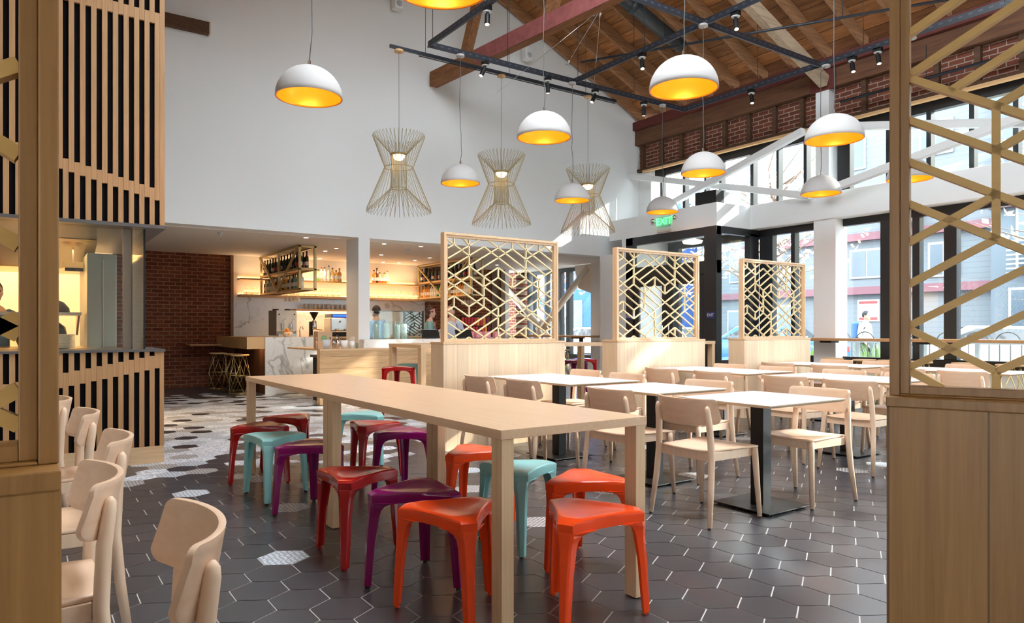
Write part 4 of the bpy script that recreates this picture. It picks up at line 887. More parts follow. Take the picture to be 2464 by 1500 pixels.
lamp('AREA', (5.9, 15.5, 2.27), 6.5, WARM, (4.2, .06), rot=(0, 0, 0)); lamp('AREA', (5.9, 15.55, 2.0), 5, WARM, (4.2, .06), rot=(PI, 0, 0)); lamp('AREA', (5.9, 15.5, 2.36), 5.5, WARM, (4.2, .06), rot=(PI, 0, 0)); lamp('AREA', (5.8, 15.35, 1.59), 4.5, WARM, (1.6, .1))
lamp('SPOT', (3.52, 13.5, 1.01), 3, WARM, .02, rot=(0, -.6, 0), spot=150)
# hanging bottle cages
def cage(lab, x0, x1, y0, y1, z0, z1):
    t = thing('bottle_cage', lab, 'rack', (x0, y0, z0)); m = MB(); w = .045
    X, Y, Z = x1-x0, y1-y0, z1-z0; h = w/2
    for x in (h, X-h):
        for y in (h, Y/2, Y-h): m.bar((x, y, 0), (x, y, Z), w)
        for z in (h, Z*.47, Z-h): m.bar((x, 0, z), (x, Y, z), w, .035)
    for y in (h, Y/2, Y-h):
        for z in (h, Z*.47, Z-h): m.bar((0, y, z), (X, y, z), .035, .035)
    m.build('frame', M['cage'], t, bevel=.002)
    d = MB(); d.bar((h-.03, 0.02, Z-.03), (h-.03, Y/2, .03), .03, .04, up=(1, 0, 0)); d.bar((h-.03, Y-.02, Z-.03), (h-.03, Y/2, .03), .03, .04, up=(1, 0, 0)); d.build('diagonal', M['cage'], t)
    MB().box(.02, X-.02, .02, Y-.02, .03, .045).build('shelf_board', M['newwood'], t); MB().box(.02, X-.02, .02, Y-.02, Z*.47+.015, Z*.47+.03).build('shelf_board', M['newwood'], t)
    return t
cage('brass bottle cage hanging from the ceiling left of the white column', 4.22, 4.56, 12.95, 15.55, 1.93, 2.77)
cage('brass bottle cage hanging from the ceiling behind the first partition', 8.05, 8.38, 13.1, 15.6, 1.93, 2.77)
gcol = {'wine_dark': (.012, .016, .010), 'green': (.05, .22, .04), 'lime': (.25, .62, .08), 'clear': (.62, .68, .66), 'amber': (.62, .24, .05), 'gold': (.80, .52, .14), 'brown': (.10, .04, .02), 'aqua': (.16, .42, .33), 'rose': (.75, .50, .42)}
bmats = {k: mat('bottle_'+k, v, .08, coat=.5) for k, v in gcol.items()}
lblm = C('label_paper', (.78, .74, .66), .6); lblr = C('label_red', (.5, .03, .03), .6)
def bottle_mesh(kind, shape, label=True, s=1.0):
    t = thing('bottle', 'x', 'bottle')
    pr = {'wine': [(.001, 0), (.036, 0), (.038, .01), (.038, .19), (.033, .215), (.016, .24), (.014, .30), (.001, .30)], 'spirit': [(.001, 0), (.042, 0), (.044, .01), (.044, .17), (.036, .19), (.016, .205), (.015, .255), (.001, .255)], 'squat': [(.001, 0), (.050, 0), (.053, .015), (.05, .12), (.03, .15), (.016, .165), (.015, .21), (.001, .21)]}[shape]
    H = pr[-1][1]; MB().lathe([(r*s, z*s) for r, z in pr], seg=12).build('glass', bmats[kind], t)
    r = pr[2][0]+.0012
    if label: MB().lathe([(r*s, .05*s), (r*s, .12*s)], seg=12).build('label', lblr if label == 'r' else lblm, t)
    MB().cyl((0, 0, 0), .017*s, H*s, (H+.02)*s, 10).build('cap', M['black'] if kind != 'rose' else lblr, t)
    return t
bp = {}
def bottle(kind, shape, x, y, z, lab, group=None, label=True, s=1.0):
    k = (kind, shape, label, s)
    if k not in bp: bp[k] = bottle_mesh(*k); bp[k].location = (x, y, z); tag(bp[k], lab, 'bottle', group); return
    o = dup(bp[k], (x, y, z), None, lab); o.pop('group', None) if 'group' in o else None
    if group: o['group'] = group
rb = random.Random(3)
for X, Y0, Y1, nm in ((4.39, 13.1, 15.45, 'left hanging cage'), (8.21, 13.25, 15.5, 'right hanging cage')):
    n = 25; z = 1.93+.84*.47+.03
    for k in range(n):
        y = Y0+(Y1-Y0)*k/(n-1)
        for dx in (-.09, .03) if k % 2 == 0 else (-.06,): bottle('wine_dark', 'wine', X+dx, y, z+.001, 'dark wine bottle on the upper shelf of the '+nm, 'wine bottles on the upper shelf of the '+nm, label=(True if k % 3 == 0 else ('r' if k % 7 == 2 else False)))
    for kk in range(21):
        k = kk % 14; y = Y0+(Y1-Y0)*kk/20; kd = ['clear', 'clear', 'aqua', 'aqua', 'brown', 'clear', 'brown', 'gold', 'amber', 'brown', 'gold', 'clear', 'green', 'brown'][k] if X < 5 else ['clear', 'clear', 'clear', 'amber', 'amber', 'gold', 'amber', 'brown', 'gold', 'amber', 'gold', 'clear', 'gold', 'green'][k]
        bottle(kd, 'spirit', X-.07, y, 1.976, 'spirit bottle on the lower shelf of the '+nm, 'spirit bottles on the lower shelf of the '+nm, s=1.05)
for px, kd, sp, lb in ((765, 'lime', 'squat', 'bright green bottle at the left end of the bottle row on the upper shelf'), (773, 'rose', 'spirit', 'clear pinkish bottle with red cap beside the green one'), (781, 'clear', 'spirit', 'clear bottle third in the row left of the column'), (791, 'clear', 'wine', 'tall clear bottle in the middle of the row left of the column'), (800, 'gold', 'spirit', 'pale golden bottle right of the tall clear one'), (809, 'gold', 'squat', 'golden round bottle second from the column'), (817, 'amber', 'spirit', 'amber bottle just left of the column'),
                       (900, 'amber', 'spirit', 'first amber bottle right of the column'), (907, 'brown', 'wine', 'tall dark bottle right of the column'), (914, 'amber', 'squat', 'orange brown short bottle right of the column'), (925, 'amber', 'squat', 'round amber bottle second from the end of the short row'), (932, 'rose', 'spirit', 'last bottle of the short row, with pale label')):
    p = pY(px, 680, 15.5); bottle(kd, sp, p[0], 15.5, 2.291, lb, s=1.12)
# wine glasses, tumblers
gm = C('glass_warm', (.95, .80, .62), .1); gm.node_tree.nodes['Principled BSDF'].inputs['Alpha'].default_value = .45
t = thing('wine_glass', 'upturned wine glass on the lit shelf', 'glass', (4, 15.5, 1.946)); MB().lathe([(.036, 0), (.042, .03), (.038, .075), (.006, .10), (.005, .165), (.034, .172)], seg=14).build('glass', gm, t)
wg = t; n = 0
for px in list(range(590, 622, 7))+list(range(652, 823, 7))+list(range(893, 1012, 9)):
    p = pY(px, 700, 15.52); 
    if n == 0: wg.location = (p[0], 15.52, 1.946); wg['group'] = 'upturned wine glasses on the lit shelf'
    else: dup(wg, (p[0], 15.52+.04*((n % 2)), 1.946))
    n += 1
tm = C('tumbler_glass', (.72, .76, .78), .1); tm.node_tree.nodes['Principled BSDF'].inputs['Alpha'].default_value = .55
tb = None
for k in range(15):
    x = 5.2+k*.105
    if tb is None: tb = MB().lathe([(.001, .004), (.032, 0), (.038, .12), (.035, .12), (.03, .006)], seg=14).build('tumbler', tm, origin=(0, 0, 0)); o = tb
    else: o = tb.copy(); COL.objects.link(o)
    o.location = (x, 15.5, 1.651); tag(o, 'clear tumbler on the short shelf over the coffee machine', 'glass', 'tumblers on the short shelf')
hg = thing('hanging_glass', 'stemmed glass hanging below the bottle cage', 'glass', (4.3, 13.3, 1.75)); MB().lathe([(.034, 0.17), (.005, .165), (.005, .10), (.036, .06), (.030, 0)], seg=12).build('glass', gm, hg)
for k in range(8): 
    (lambda o: o)(None)
    xy = (4.30+.075*(k % 4), 13.9+.09*(k//4))
    if k == 0: hg.location = (*xy, 1.757); hg['group'] = 'glasses hanging under the left cage'; hg['label'] = 'stemmed glass hanging under the left bottle cage'
    else: dup(hg, (*xy, 1.757))
for k in range(8): dup(hg, (8.14+.075*(k % 4), 13.5+.09*(k//4), 1.757), None, 'stemmed glass hanging under the right bottle cage', 'glasses hanging under the right cage')
# machines and things on the bar
t = thing('drink_machine', 'tall cream double dispenser machine on the bar', 'drink machine', (4.28, 14.0, 1.056))
MB().box(-.19, .21, -.08, .45, .02, .52).build('body', C('machine_grey', (.30, .28, .25), .4), t, bevel=.01); MB().box(-.19, .21, -.10, -.08, .10, .52).build('front', C('machine_cream', (.66, .60, .52), .3), t, bevel=.008)
MB().box(-.17, .19, -.16, -.08, 0.0, .06).build('drip_tray', M['chrome'], t)
for s in (-.08, .09):
    h = MB().cyl((s, -.13, 0), .035, .14, .26, 14).build('cylinder', M['chrome'], t); MB().tube([(s, -.14, .26), (s+.01, -.16, .33), (s+.05, -.17, .35)], .008).build('tap', M['chrome'], h)
for s in (-.14, .16): MB().ball((s, -.11, .44), .014).build('knob', M['black'], t)
for s in (-.12, .12): MB().cyl((s, .2, 0), .06, .52, .55, 14).build('lid', M['black'], t)
t = thing('fruit_bowl', 'pale bowl of oranges on the bar end', 'bowl', (4.15, 13.42, 1.056)); MB().lathe([(.001, 0), (.045, 0), (.06, .015), (.11, .09), (.105, .09), (.055, .02), (.001, .018)], seg=24).build('bowl', C('bowl_cream', (.80, .68, .55), .3), t)
oc = C('orange_fruit', (.95, .32, .02), .5)
og = None
for x, y, z in ((-.045, -.02, .075), (.045, -.03, .075), (0, .045, .075), (.0, -.06, .07), (-.04, .04, .085), (.0, 0, .135)):
    if og is None: og = MB().ball((0, 0, 0), .036).build('orange', oc, origin=(0, 0, 0)); o = og
    else: o = og.copy(); COL.objects.link(o)
    o.location = (4.15+x, 13.42+y, 1.056+z); tag(o, 'orange piled in the pale bowl on the bar', 'orange', 'oranges in the bowl')
t = thing('bar_tap', 'small curved chrome tap right of the fruit bowl', 'tap', (4.42, 13.5, .98)); MB().tube([(0, 0, 0), (0, 0, .22), (.02, 0, .27), (.05, 0, .27), (.06, 0, .22)], .012, 10).build('spout', M['chrome'], t); MB().cyl((.0, 0, 0), .025, 0, .03).build('base', M['chrome'], t)
tag(MB().box(4.75, 7.9, 14.9, 15.68, .0, 1.0).box(4.75, 7.9, 14.85, 15.68, 1.0, 1.04).build('back_counter', M['oakX'], bevel=.003), 'back bar counter under the tumbler shelf', 'counter')
t = thing('coffee_grinder', 'coffee grinder with black funnel hopper', 'grinder', (5.24, 15.05, 1.041)); MB().lathe([(.02, .38), (.095, .52), (.095, .54), (.001, .545)], seg=20).build('hopper', C('smoke_black', (.02, .018, .016), .2), t); MB().lathe([(.001, .15), (.055, .15), (.06, .2), (.06, .33), (.03, .38), (.001, .38)], (0, 0, 0), 18).build('grinder_head', M['chrome'], t)
MB().box(-.09, -.03, -.03, .08, 0, .33).build('body', M['black'], t, bevel=.01); MB().box(-.09, .08, -.09, .09, 0, .03).build('base', M['steel'], t); MB().tube([(.03, -.05, .16), (.16, -.09, .14)], .012).build('portafilter', M['newwood'], t)
t = thing('espresso_machine', 'blue lit steel espresso machine beside the column', 'coffee machine', (5.95, 15.15, 1.041))
MB().box(-.36, .40, -.18, .25, .12, .42).build('body', M['steel'], t, bevel=.02); MB().box(-.34, .40, -.15, .25, .42, .50).build('cup_rail', C('machine_dark', (.05, .06, .10), .3), t)
MB().box(-.30, .38, -.155, -.15, .44, .48).build('light_panel', mat('blue_led', (0, 0, .8), .5, emit=(.01, .05, 1), es=2.5), t); MB().box(-.34, .38, -.2, .2, .0, .10).build('drip_tray', M['black'], t)
for k in range(3):
    g = MB().lathe([(.001, .02), (.035, .02), (.035, .08), (.001, .08)], (-.22+.2*k, -.2, .1), 14).build('group_head', M['chrome'], t)
for k in range(2): MB().ball((-.15+.3*k, -.19, .33), .025).build('knob', M['chrome'], t)
box_m = C('cardboard', (.52, .33, .19), .8)
t = thing('cardboard_box', 'brown cardboard box with round green emblem on the bench', 'box', (3.985, 11.05, .886)); MB().box(-.11, .13, -.10, .10, 0, .28).build('carton', box_m, t, bevel=.002)
gm2 = C('emblem_green', (.16, .33, .12), .7)
MB().lathe([(.001, -.1015), (.048, -.1015)], (-.01, 0, .17), 24, axis='Y').build('emblem', gm2, t); MB().lathe([(.020, -.1025), (.026, -.1025)], (-.01, 0, .17), 20, axis='Y').build('emblem_ring', C('emblem_pale', (.35, .45, .25)), t); MB().box(.085, .10, -.1012, -.1, .13, .19).build('hand_hole', M['black'], t)
def cup(px, r, h, col, lab, name='paper_cup', fill=None, Y=11.0):
    x = pY(px, 840, Y)[0]; t = thing(name, lab, 'cup', (x, Y, .886)); MB().lathe([(.001, 0), (r*.78, 0), (r, h), (r*.95, h), (r*.75, .006), (.001, .006)], seg=20).build('cup', col, t)
    if fill: fill(t, r, h)
    return t
def straws(t, r, h):
    rr = random.Random(5)
    for k in range(7): a = rr.random()*6.28; MB().tube([(r*.4*math.cos(a), r*.4*math.sin(a), h*.3), (r*.8*math.cos(a), r*.8*math.sin(a), h+.05+.03*rr.random())], .0035, 5).build('straw', M['white'], t)
def cutlery(t, r, h):
    rr = random.Random(8)
    for k in range(8): a = rr.random()*6.28; MB().tube([(r*.3*math.cos(a), r*.3*math.sin(a), h*.4), (r*.7*math.cos(a), r*.7*math.sin(a), h+.02+.03*rr.random())], [.003, .008], 6).build('cutlery', M['chrome'], t)
cup(767, .045, .13, C('cup_pink', (.80, .50, .40), .5), 'tapered pinkish cup right beside the cardboard box', fill=straws)
cup(783, .085, .15, C('crock_grey', (.55, .56, .58), .5), 'wide ribbed grey crock holding cutlery', 'cutlery_crock', cutlery)
cup(803, .028, .15, M['chrome'], 'slim chrome canister behind the grey crock', 'steel_canister', Y=11.05); cup(812, .04, .17, M['chrome'], 'tall chrome shaker between the crock and white cup', 'steel_shaker', cutlery, Y=11.0)
cup(828, .062, .135, C('cup_white', (.82, .82, .80), .5), 'white cup right of the chrome shaker')
cup(847, .045, .12, C('cup_white', (.82, .82, .80), .5), 'white cup bristling with wrapped straws', fill=straws); cup(859, .028, .09, M['glassg'], 'small glass jar with dark lid by the column foot', 'glass_jar')
# glass display, dispensers, black lattice panel
t = thing('glass_guard', 'clear glass guard standing on the white marble counter', 'glass screen', (5.5, 11.6, 1.026)); MB().box(-.48, .42, 0, .008, 0, .50).build('pane', M['glassl'], t); MB().box(-.46, .42, .3, .308, 0, .32).build('rear_pane', M['glassl'], t); MB().box(-.5, .45, .0, .3, .5, .508).build('top_pane', M['glassl'], t)
dz = None
for k, px in enumerate((905, 930, 955, 972)):
    x = pY(px, 800, 11.85)[0]
    if dz is None:
        dz = thing('glass_dispenser', 'tall glass dispenser behind the counter guard, leftmost', 'dispenser', (x, 11.85, 1.026)); MB().lathe([(.001, 0), (.06, 0), (.06, .26), (.04, .28), (.001, .28)], seg=18).build('jar', C('dispenser_glass', (.62, .68, .64), .1, metal=.2), dz); MB().tube([(-.05, 0, .27), (-.03, 0, .31), (.03, 0, .31), (.05, 0, .27)], .006).build('handle', M['chrome'], dz)
    else: dup(dz, (x, 11.85, 1.026), None, ['', 'tall glass dispenser behind the guard, second from left', 'tall glass dispenser behind the guard, third from left', 'tall glass dispenser behind the guard, rightmost'][k])
t = thing('black_screen', 'small black framed lattice screen behind the counter', 'screen', (6.42, 12.6, 1.026)); m = MB(); m.box(-.22, -.19, 0, .03, -.1, .54).box(.19, .22, 0, .03, -.1, .54)
for (a, b) in S1E:
    c = clip((-.19+(a[0]-1)*.105, (a[1]-2)*.062), (-.19+(b[0]-1)*.105, (b[1]-2)*.062), -.19, .19, .05, .52)
    if c: m.bar((c[0][0], .015, c[0][1]), (c[1][0], .015, c[1][1]), .012, .02, up=(0, 1, 0))
m.build('lattice', M['black'], t); MB().box(-.19, .19, .02, .026, .0, .52).build('pane', M['glassl'], t); MB().box(-.22, .22, 0, .3, -1.02, -.05).build('cabinet', M['steel'], t)
for px, lab in ((1037, 'black till screen in front of the woman with the headband'), (1117, 'black till screen seen through the first lattice')):
    x = pY(px, 800, 11.75)[0]; t = thing('till_screen', lab, 'till', (x, 11.75, 1.026))
    o = MB().box(-.18, .18, -.012, .012, 0, .17).build('screen', M['black'], t, bevel=.006); o.location = (0, -.02, .01); o.rotation_euler = (-.45, 0, 0)
    MB().box(-.17, .17, .06, .075, .165, .172).build('pale_edge', C('screen_edge', (.6, .65, .7), .3), t); MB().bar((0, .03, 0), (0, .04, .1), .05, .03).build('stand', M['grid'], t); MB().box(-.08, .08, -.06, .09, 0, .012).build('foot', M['grid'], t)  # pale strip along the top of the black screen
t = thing('snack_display', 'red and purple packets hanging before the brick wall', 'display', (9.65, 15.35, 1.0)); rr = random.Random(4)
MB().box(-.48, .45, -.2, .3, -1.0, 0).build('cabinet', M['oakX'], t); MB().box(-.42, .42, .18, .2, 0, .55).build('rack', M['black'], t)
for k in range(9):
    for r_ in range(2):
        c = rr.choice([(.62, .02, .02), (.75, .06, .02), (.14, .0, .06), (.6, .03, .05), (.85, .35, .02)]); MB().box(-.41+k*.092, -.335+k*.092, .12-.08*r_, .16-.08*r_, .05+.24*(1-r_), .27+.24*(1-r_)).build('packet', C('pk%s' % str(c), c, .35), t, bevel=.01)
for k, x in enumerate((8.75, 8.95, 9.15, 9.35, 9.6)):
    o = MB().box(-.08, .08, -.05, .05, 0, .13).build('snack_packet', C('pack_pink', (.75, .30, .35), .4), origin=(0, 0, 0), bevel=.02); o.location = (x-1.6, 12.0, 1.026); tag(o, 'pink and white packet lying on the till counter', 'packet', 'packets by the tills')
# downlights in the low ceiling
dl = None; labs = 0
for (x, y) in [(4.02, 11.95), (5.03, 13.78), (5.05, 13.22), (5.47, 15.3), (5.08, 12.2), (5.5, 12.0), (6.26, 12.0), (6.27, 13.82), (7.41, 14.5), (7.42, 13.8), (7.39, 13.17), (6.99, 15.3), (7.35, 15.2), (9.6, 14.4), (9.6, 13.2)]:
    if dl is None:
        dl = thing('downlight', 'glowing round downlight in the bar ceiling', 'light', (x, y, 2.779)); MB().lathe([(.001, -.004), (.034, -.004)], seg=18).build('lens', M['downglow'], dl); MB().lathe([(.034, -.005), (.05, -.006), (.052, 0)], seg=18).build('trim_ring', M['white'], dl); dl['group'] = 'downlights in the bar ceiling'
    else: dup(dl, (x, y, 2.779))
    lamp('SPOT', (x, y, 2.76), 12, (1, .70, .42), .04, spot=130, blend=.8)
for (x, y), l in (((2.65, 12.1), 'small white detector on the ceiling left of the bar'), ((6.32, 12.66), 'small sprinkler head in the bar ceiling right of the column')):
    tag(MB().lathe([(.001, 0), (.045, 0), (.04, -.03), (.012, -.035), (.012, -.06), (.02, -.065), (.001, -.07)], (x, y, 2.779), 14).build('ceiling_detector', C('pale_grey', (.6, .62, .62))), l, 'detector')
for k, (x, y) in enumerate(((11.45, 7.8), (11.45, 5.6))): tag(MB().lathe([(.001, -.004), (.05, -.004), (.06, 0)], (x, y, 3.08), 14).build('beam_light', C('pale_grey', (.6, .62, .62))), ['round light under the white beam left of the white post', 'round light under the white beam right of the white post'][k], 'light')

# ================================================================ LIGHTING GRID AND PENDANTS
GZ = 5.3
t = thing('lighting_grid', 'black steel track grid hanging below the timber roof', 'track', (7.5, 6, GZ)); O = Vector((7.5, 6, GZ))
def rail(p, q): 
    p = Vector(p)-O; q = Vector(q)-O; m = MB().bar(p, q, .045, .075); d = (q-p).normalized(); s = d.cross(Vector((0, 0, 1)))*.024
    m.bar(p+s+Vector((0, 0, -.045)), q+s+Vector((0, 0, -.045)), .012, .02); m.build('rail', M['trackm'], t)
rail((4.83, 9.0, GZ), (10.15, 9.0, GZ)); rail((4.83, 9.0, GZ), (4.83, 1.5, GZ)); rail((7.53, 9.0, GZ), (7.53, 1.5, GZ)); rail((10.2, 9.0, GZ), (10.2, 1.0, GZ)); rail((4.83, 6.3, GZ), (10.2, 6.3, GZ))
for x in (4.83, 7.53, 10.18):
    for y in (8.9, 7.4, 5.6, 3.8): p = Vector((x, y, GZ))-O; MB().tube([p, p+Vector((0, 0, roofz(x)-GZ))], .005, 5).build('hanging_rod', M['grid'], t)
for x in (6.2, 8.9): p = Vector((x, 9.0, GZ))-O; MB().tube([p, p+Vector((0, 0, roofz(x)-GZ))], .005, 5).build('hanging_rod', M['grid'], t)
t2 = thing('light_track', 'thin black track carrying the three gold wire lamps', 'track', (6.4, 9.25, 5.25)); MB().bar((-2.07, 0, 0), (2.3, 0, 0), .035, .045).build('rail', M['grid'], t2); MB().bar((-1.6, 0.02, -.035), (2.3, 0.02, -.035), .012, .012).build('conduit', M['grid'], t2)
for x in (-1.5, 0, 1.6): MB().tube([(x, 0, 0), (x, 0, 2.3)], .004, 5).build('hanging_rod', M['grid'], t2)
# steel cables
for p, q, l in (((7.05, 8.6, 5.35), (6.75, 5.9, 6.9), 'thin steel cable rising from the grid to the truss'), ((6.85, 7.6, 5.75), (8.3, 9.4, 5.3), 'thin steel cable falling right from the truss clip'), ((6.8, 7.6, 5.75), (6.2, 9.3, 4.95), 'thin steel cable falling left from the truss clip')):
    o = thing('steel_cable', l, 'cable', p); d = Vector(q)-Vector(p); MB().tube([(0, 0, 0), d], .0035, 5).build('cable', M['chrome'], o); MB().tube([(0, 0, 0), d.normalized()*.09], .018, 8).build('clamp', M['chrome'], o)
def spot(x, y, lab, tilt=(0.0, 0.0)):
    t = thing('track_spotlight', lab, 'spotlight', (x, y, GZ-.04)); MB().box(-.03, .03, -.06, .06, -.06, 0).build('adapter', M['black'], t); MB().lathe([(.001, 0), (.055, 0), (.05, -.012), (.001, -.012)], (0, 0, -.06), 16).build('disc', C('pale_grey', (.6, .62, .62)), t)
    MB().cyl((0, 0, 0), .018, -.14, -.07, 10).build('stem', M['black'], t)
    b = MB().cyl((0, 0, 0), .034, -.15, 0.0, 14).build('body', M['black'], t); b.location = (0, 0, -.10); b.rotation_euler = (tilt[0], tilt[1], 0); g = MB().lathe([(.001, -.152), (.026, -.152)], seg=12).build('lens', M['spotglow'], b)
sp = [(1173, 20, 4.83, 'track spotlight on the left rail, near the top'), (1167, 160, 9.0, 'first track spotlight on the rear rail, pointing left'), (1318, 195, 9.0, 'second track spotlight on the rear rail'), (1432, 225, 9.0, 'third track spotlight on the rear rail, tilted'), (1545, 140, 7.53, 'track spotlight on the middle rail above the third dome'), (1549, 255, 9.0, 'last track spotlight on the rear rail before its corner'), (1770, 45, 7.53, 'track spotlight on the middle rail right of the big dome'), (1808, 228, 10.2, 'track spotlight on the right rail over the wall beam, farthest'), (2050, 145, 10.2, 'track spotlight on the right rail, second from the right'), (2112, 130, 10.2, 'track spotlight on the right rail next to the near post')]
for k, (px, py, c, l) in enumerate(sp):
    if c == 9.0: p = pY(px, py, 9.0); spot(p[0], 9.0, l, ((.0, .5) if k in (1, 3) else (0.1, -.1)))
    else: p = pX(px, py, c); spot(c, p[1], l, (-.25, .2))
spot(7.53, 4.6, 'track spotlight on the middle rail at the top edge', (-.3, .2))
def dome(x, y, zr, lab, zc=GZ-.05, r=.297, lean=0):
    t = thing('dome_pendant', lab, 'lamp', (x, y, zr)); H = .285
    pr = [(r, 0)]+[(r*math.cos(a), H*math.sin(a)) for a in [PI/2*k/14 for k in range(1, 14)]]+[(.012, H)]
    MB().lathe([(r-.004, -.002)]+pr+[(.001, H)], seg=56).build('shade', M['shade'], t)
    pi = []; K = 12
    for k in range(K*2+1):
        a = PI/2*k/(K*2)*.985; rr = (.0 if k % 2 else .010); pi.append(((r-.006-rr)*math.cos(a), (H-.008-rr)*math.sin(a)))
    MB().lathe([(r-.001, -.001)]+pi, seg=56).build('lining', M['gold'], t, label='glowing orange gold ribbed lining')
    MB().ball((0, 0, .185), .035).build('bulb', M['bulb'], t); MB().cyl((0, 0, 0), .02, .21, .27, 12).build('lamp_holder', M['chrome'], t)
    MB().cyl((0, 0, 0), .014, H, H+.05, 10).build('cord_grip', M['chrome'], t)
    rr = random.Random(int(x*100)); L_ = zc-zr-H; pts = [(0, 0, H+.04)]
    for k in range(1, 12): a = k/12; s = .018*math.sin(a*7+rr.random()*2)*(1-a)*2; pts.append((s, s*.4, H+.04+(L_-.04)*a))
    pts.append((lean, 0, zc-zr)); MB().tube(pts, .0045, 6).build('cord', C('cord_grey', (.10, .10, .10), .6), t)
    MB().lathe([(.001, 0), (.06, 0), (.062, -.03), (.001, -.035)], (lean, 0, zc-zr), 20).build('canopy', M['shade'], t)
    lamp('POINT', (x, y, zr+.10), 2.2, (1, .62, .26), .045)
a = sight(744, 6.4); dome(a[0], a[1], 3.30, 'large white dome pendant hanging alone at the upper left', zc=7.0)
a = sight(1645, 6.18); dome(a[0], a[1], 3.30, 'largest white dome pendant, under the timber roof right of centre')
a = sight(1309, 7.74); dome(a[0], a[1], 3.30, 'white dome pendant between the second and third wire lamps')
a = sight(2007, 7.9); dome(a[0], a[1], 3.32, 'white dome pendant in front of the white post, left of the near post', r=.31)
a = sight(1062, 4.28); dome(a[0], a[1], 3.27, 'dome pendant cut off by the top edge of the photo', zc=6.2)
for x, y, z, l in ((5.33, 8.97, 3.35, 'white dome pendant between the first and second wire lamps'), (7.45, 8.95, 3.31, 'small looking white dome pendant overlapping the third wire lamp'), (7.47, 6.27, 3.27, 'white dome pendant before the brick band, above the entrance'), (10.04, 6.18, 3.26, 'white dome pendant in front of the white header beam'), (9.53, 8.92, 3.31, 'white dome pendant just above the exit sign'), (10.12, 4.92, 3.27, 'white dome pendant behind the near right lattice')):
    dome(x, y, z, l, r=.288, lean=(.14 if x == 10.04 else (.06 if x == 10.12 else 0)))
def wirelamp(x, y, ztop, lab, zc):
    t = thing('wire_pendant', lab, 'lamp', (x, y, ztop)); n = 40; m = MB()
    for k in range(n):
        a = 2*PI*k/n; c, s = math.cos(a), math.sin(a)
        P = [(.105, -.29), (.34, -.025), (.37, 0), (.375, -.02), (.205, -.47), (.455, -1.06), (.465, -1.115), (.445, -1.09), (.115, -.77), (.105, -.29)]
        m.tube([(r*c, r*s, z) for r, z in P], .0028, 4, cap=False)
    m.build('wire_shade', M['goldwire'], t)
    for r, z in ((.203, -.47), (.108, -.29), (.113, -.77)): MB().tube([(r*math.cos(a), r*math.sin(a), z) for a in [2*PI*k/32 for k in range(32)]], .005, 6, closed=True).build('ring', M['goldwire'], t)
    MB().lathe([(.001, -.27), (.12, -.27), (.125, -.285), (.10, -.295)], seg=28).build('cap_disc', M['goldwire'], t)
    MB().lathe([(.09, -.295), (.08, -.33), (.05, -.36), (.001, -.37)], seg=24).build('diffuser', mat('diffuser_glow', (1, .85, .65), .5, emit=(1, .78, .52), es=1.6), t)
    MB().tube([(0, 0, -.27), (.003, 0, 0), (0, 0, zc-ztop)], .0035, 6).build('cord', C('cord_grey', (.10, .10, .10), .6), t)
    MB().lathe([(.001, 0), (.065, 0), (.065, -.03), (.001, -.03)], (0, 0, zc-ztop), 20).build('canopy', M['newwood'], t)
    lamp('POINT', (x, y, ztop-.45), .5, (1, .75, .5), .04)
for (x, y), px, pw, l in (((4.47, 9.25), 966, 320, 'gold wire hourglass pendant, leftmost and largest of three'), ((6.25, 9.25), 1214, 367, 'gold wire hourglass pendant, middle of three'), ((8.05, 9.25), 1422, 401, 'gold wire hourglass pendant, rightmost, overlapped by a dome')):
    d = x*FW[0]+y*FW[1]; wirelamp(x, y, 1.2+(793-pw)*d/1700-.03, l, 5.22)
# ================================================================ OUTSIDE
struct(MB().box(11.95, 17.2, -12, 60, -.12, -.02).build('ground_sidewalk', C('sidewalk', (.22, .215, .20), .9)))
struct(MB().box(17.2, 80, -30, 90, -.3, -.1).build('ground_road', C('asphalt', (.10, .10, .105), .9)))
struct(MB().box(24.0, 27, -30, 90, -.1, -.02).build('ground_pavement', C('sidewalk', (.22, .215, .20), .9)))
struct(MB().box(12.6, 16.6, -4, 13, -.02, .03).build('ground_leaf_bed', mat('leaf_bed', (.38, .24, .14), .9, var=.5, scale=9)))
def siding(name, c):
    m, nt, b, N, L = new(name); b.inputs['Roughness'].default_value = .8
    tc = N.new('ShaderNodeTexCoord'); sp = N.new('ShaderNodeSeparateXYZ'); L.new(tc.outputs['Object'], sp.inputs[0]); dv = N.new('ShaderNodeMath'); dv.operation = 'DIVIDE'; dv.inputs[1].default_value = .18; L.new(sp.outputs['Z'], dv.inputs[0]); fr = N.new('ShaderNodeMath'); fr.operation = 'FRACT'; L.new(dv.outputs[0], fr.inputs[0]); lt = N.new('ShaderNodeMath'); lt.operation = 'LESS_THAN'; lt.inputs[1].default_value = .12; L.new(fr.outputs[0], lt.inputs[0])
    mx = N.new('ShaderNodeMix'); mx.data_type = 'RGBA'; mx.inputs[6].default_value = (*c, 1); mx.inputs[7].default_value = (*[v*.8 for v in c], 1); L.new(lt.outputs[0], mx.inputs[0]); L.new(mx.outputs[2], b.inputs['Base Color']); return m
sidm = siding('siding_pale', (.115, .13, .145)); greyw = C('render_grey', (.085, .105, .125), .8); maroon = C('maroon_band', (.13, .05, .065), .7); winm = C('window_dark', (.06, .085, .11), .15); wfr = C('window_white', (.25, .26, .27), .5)
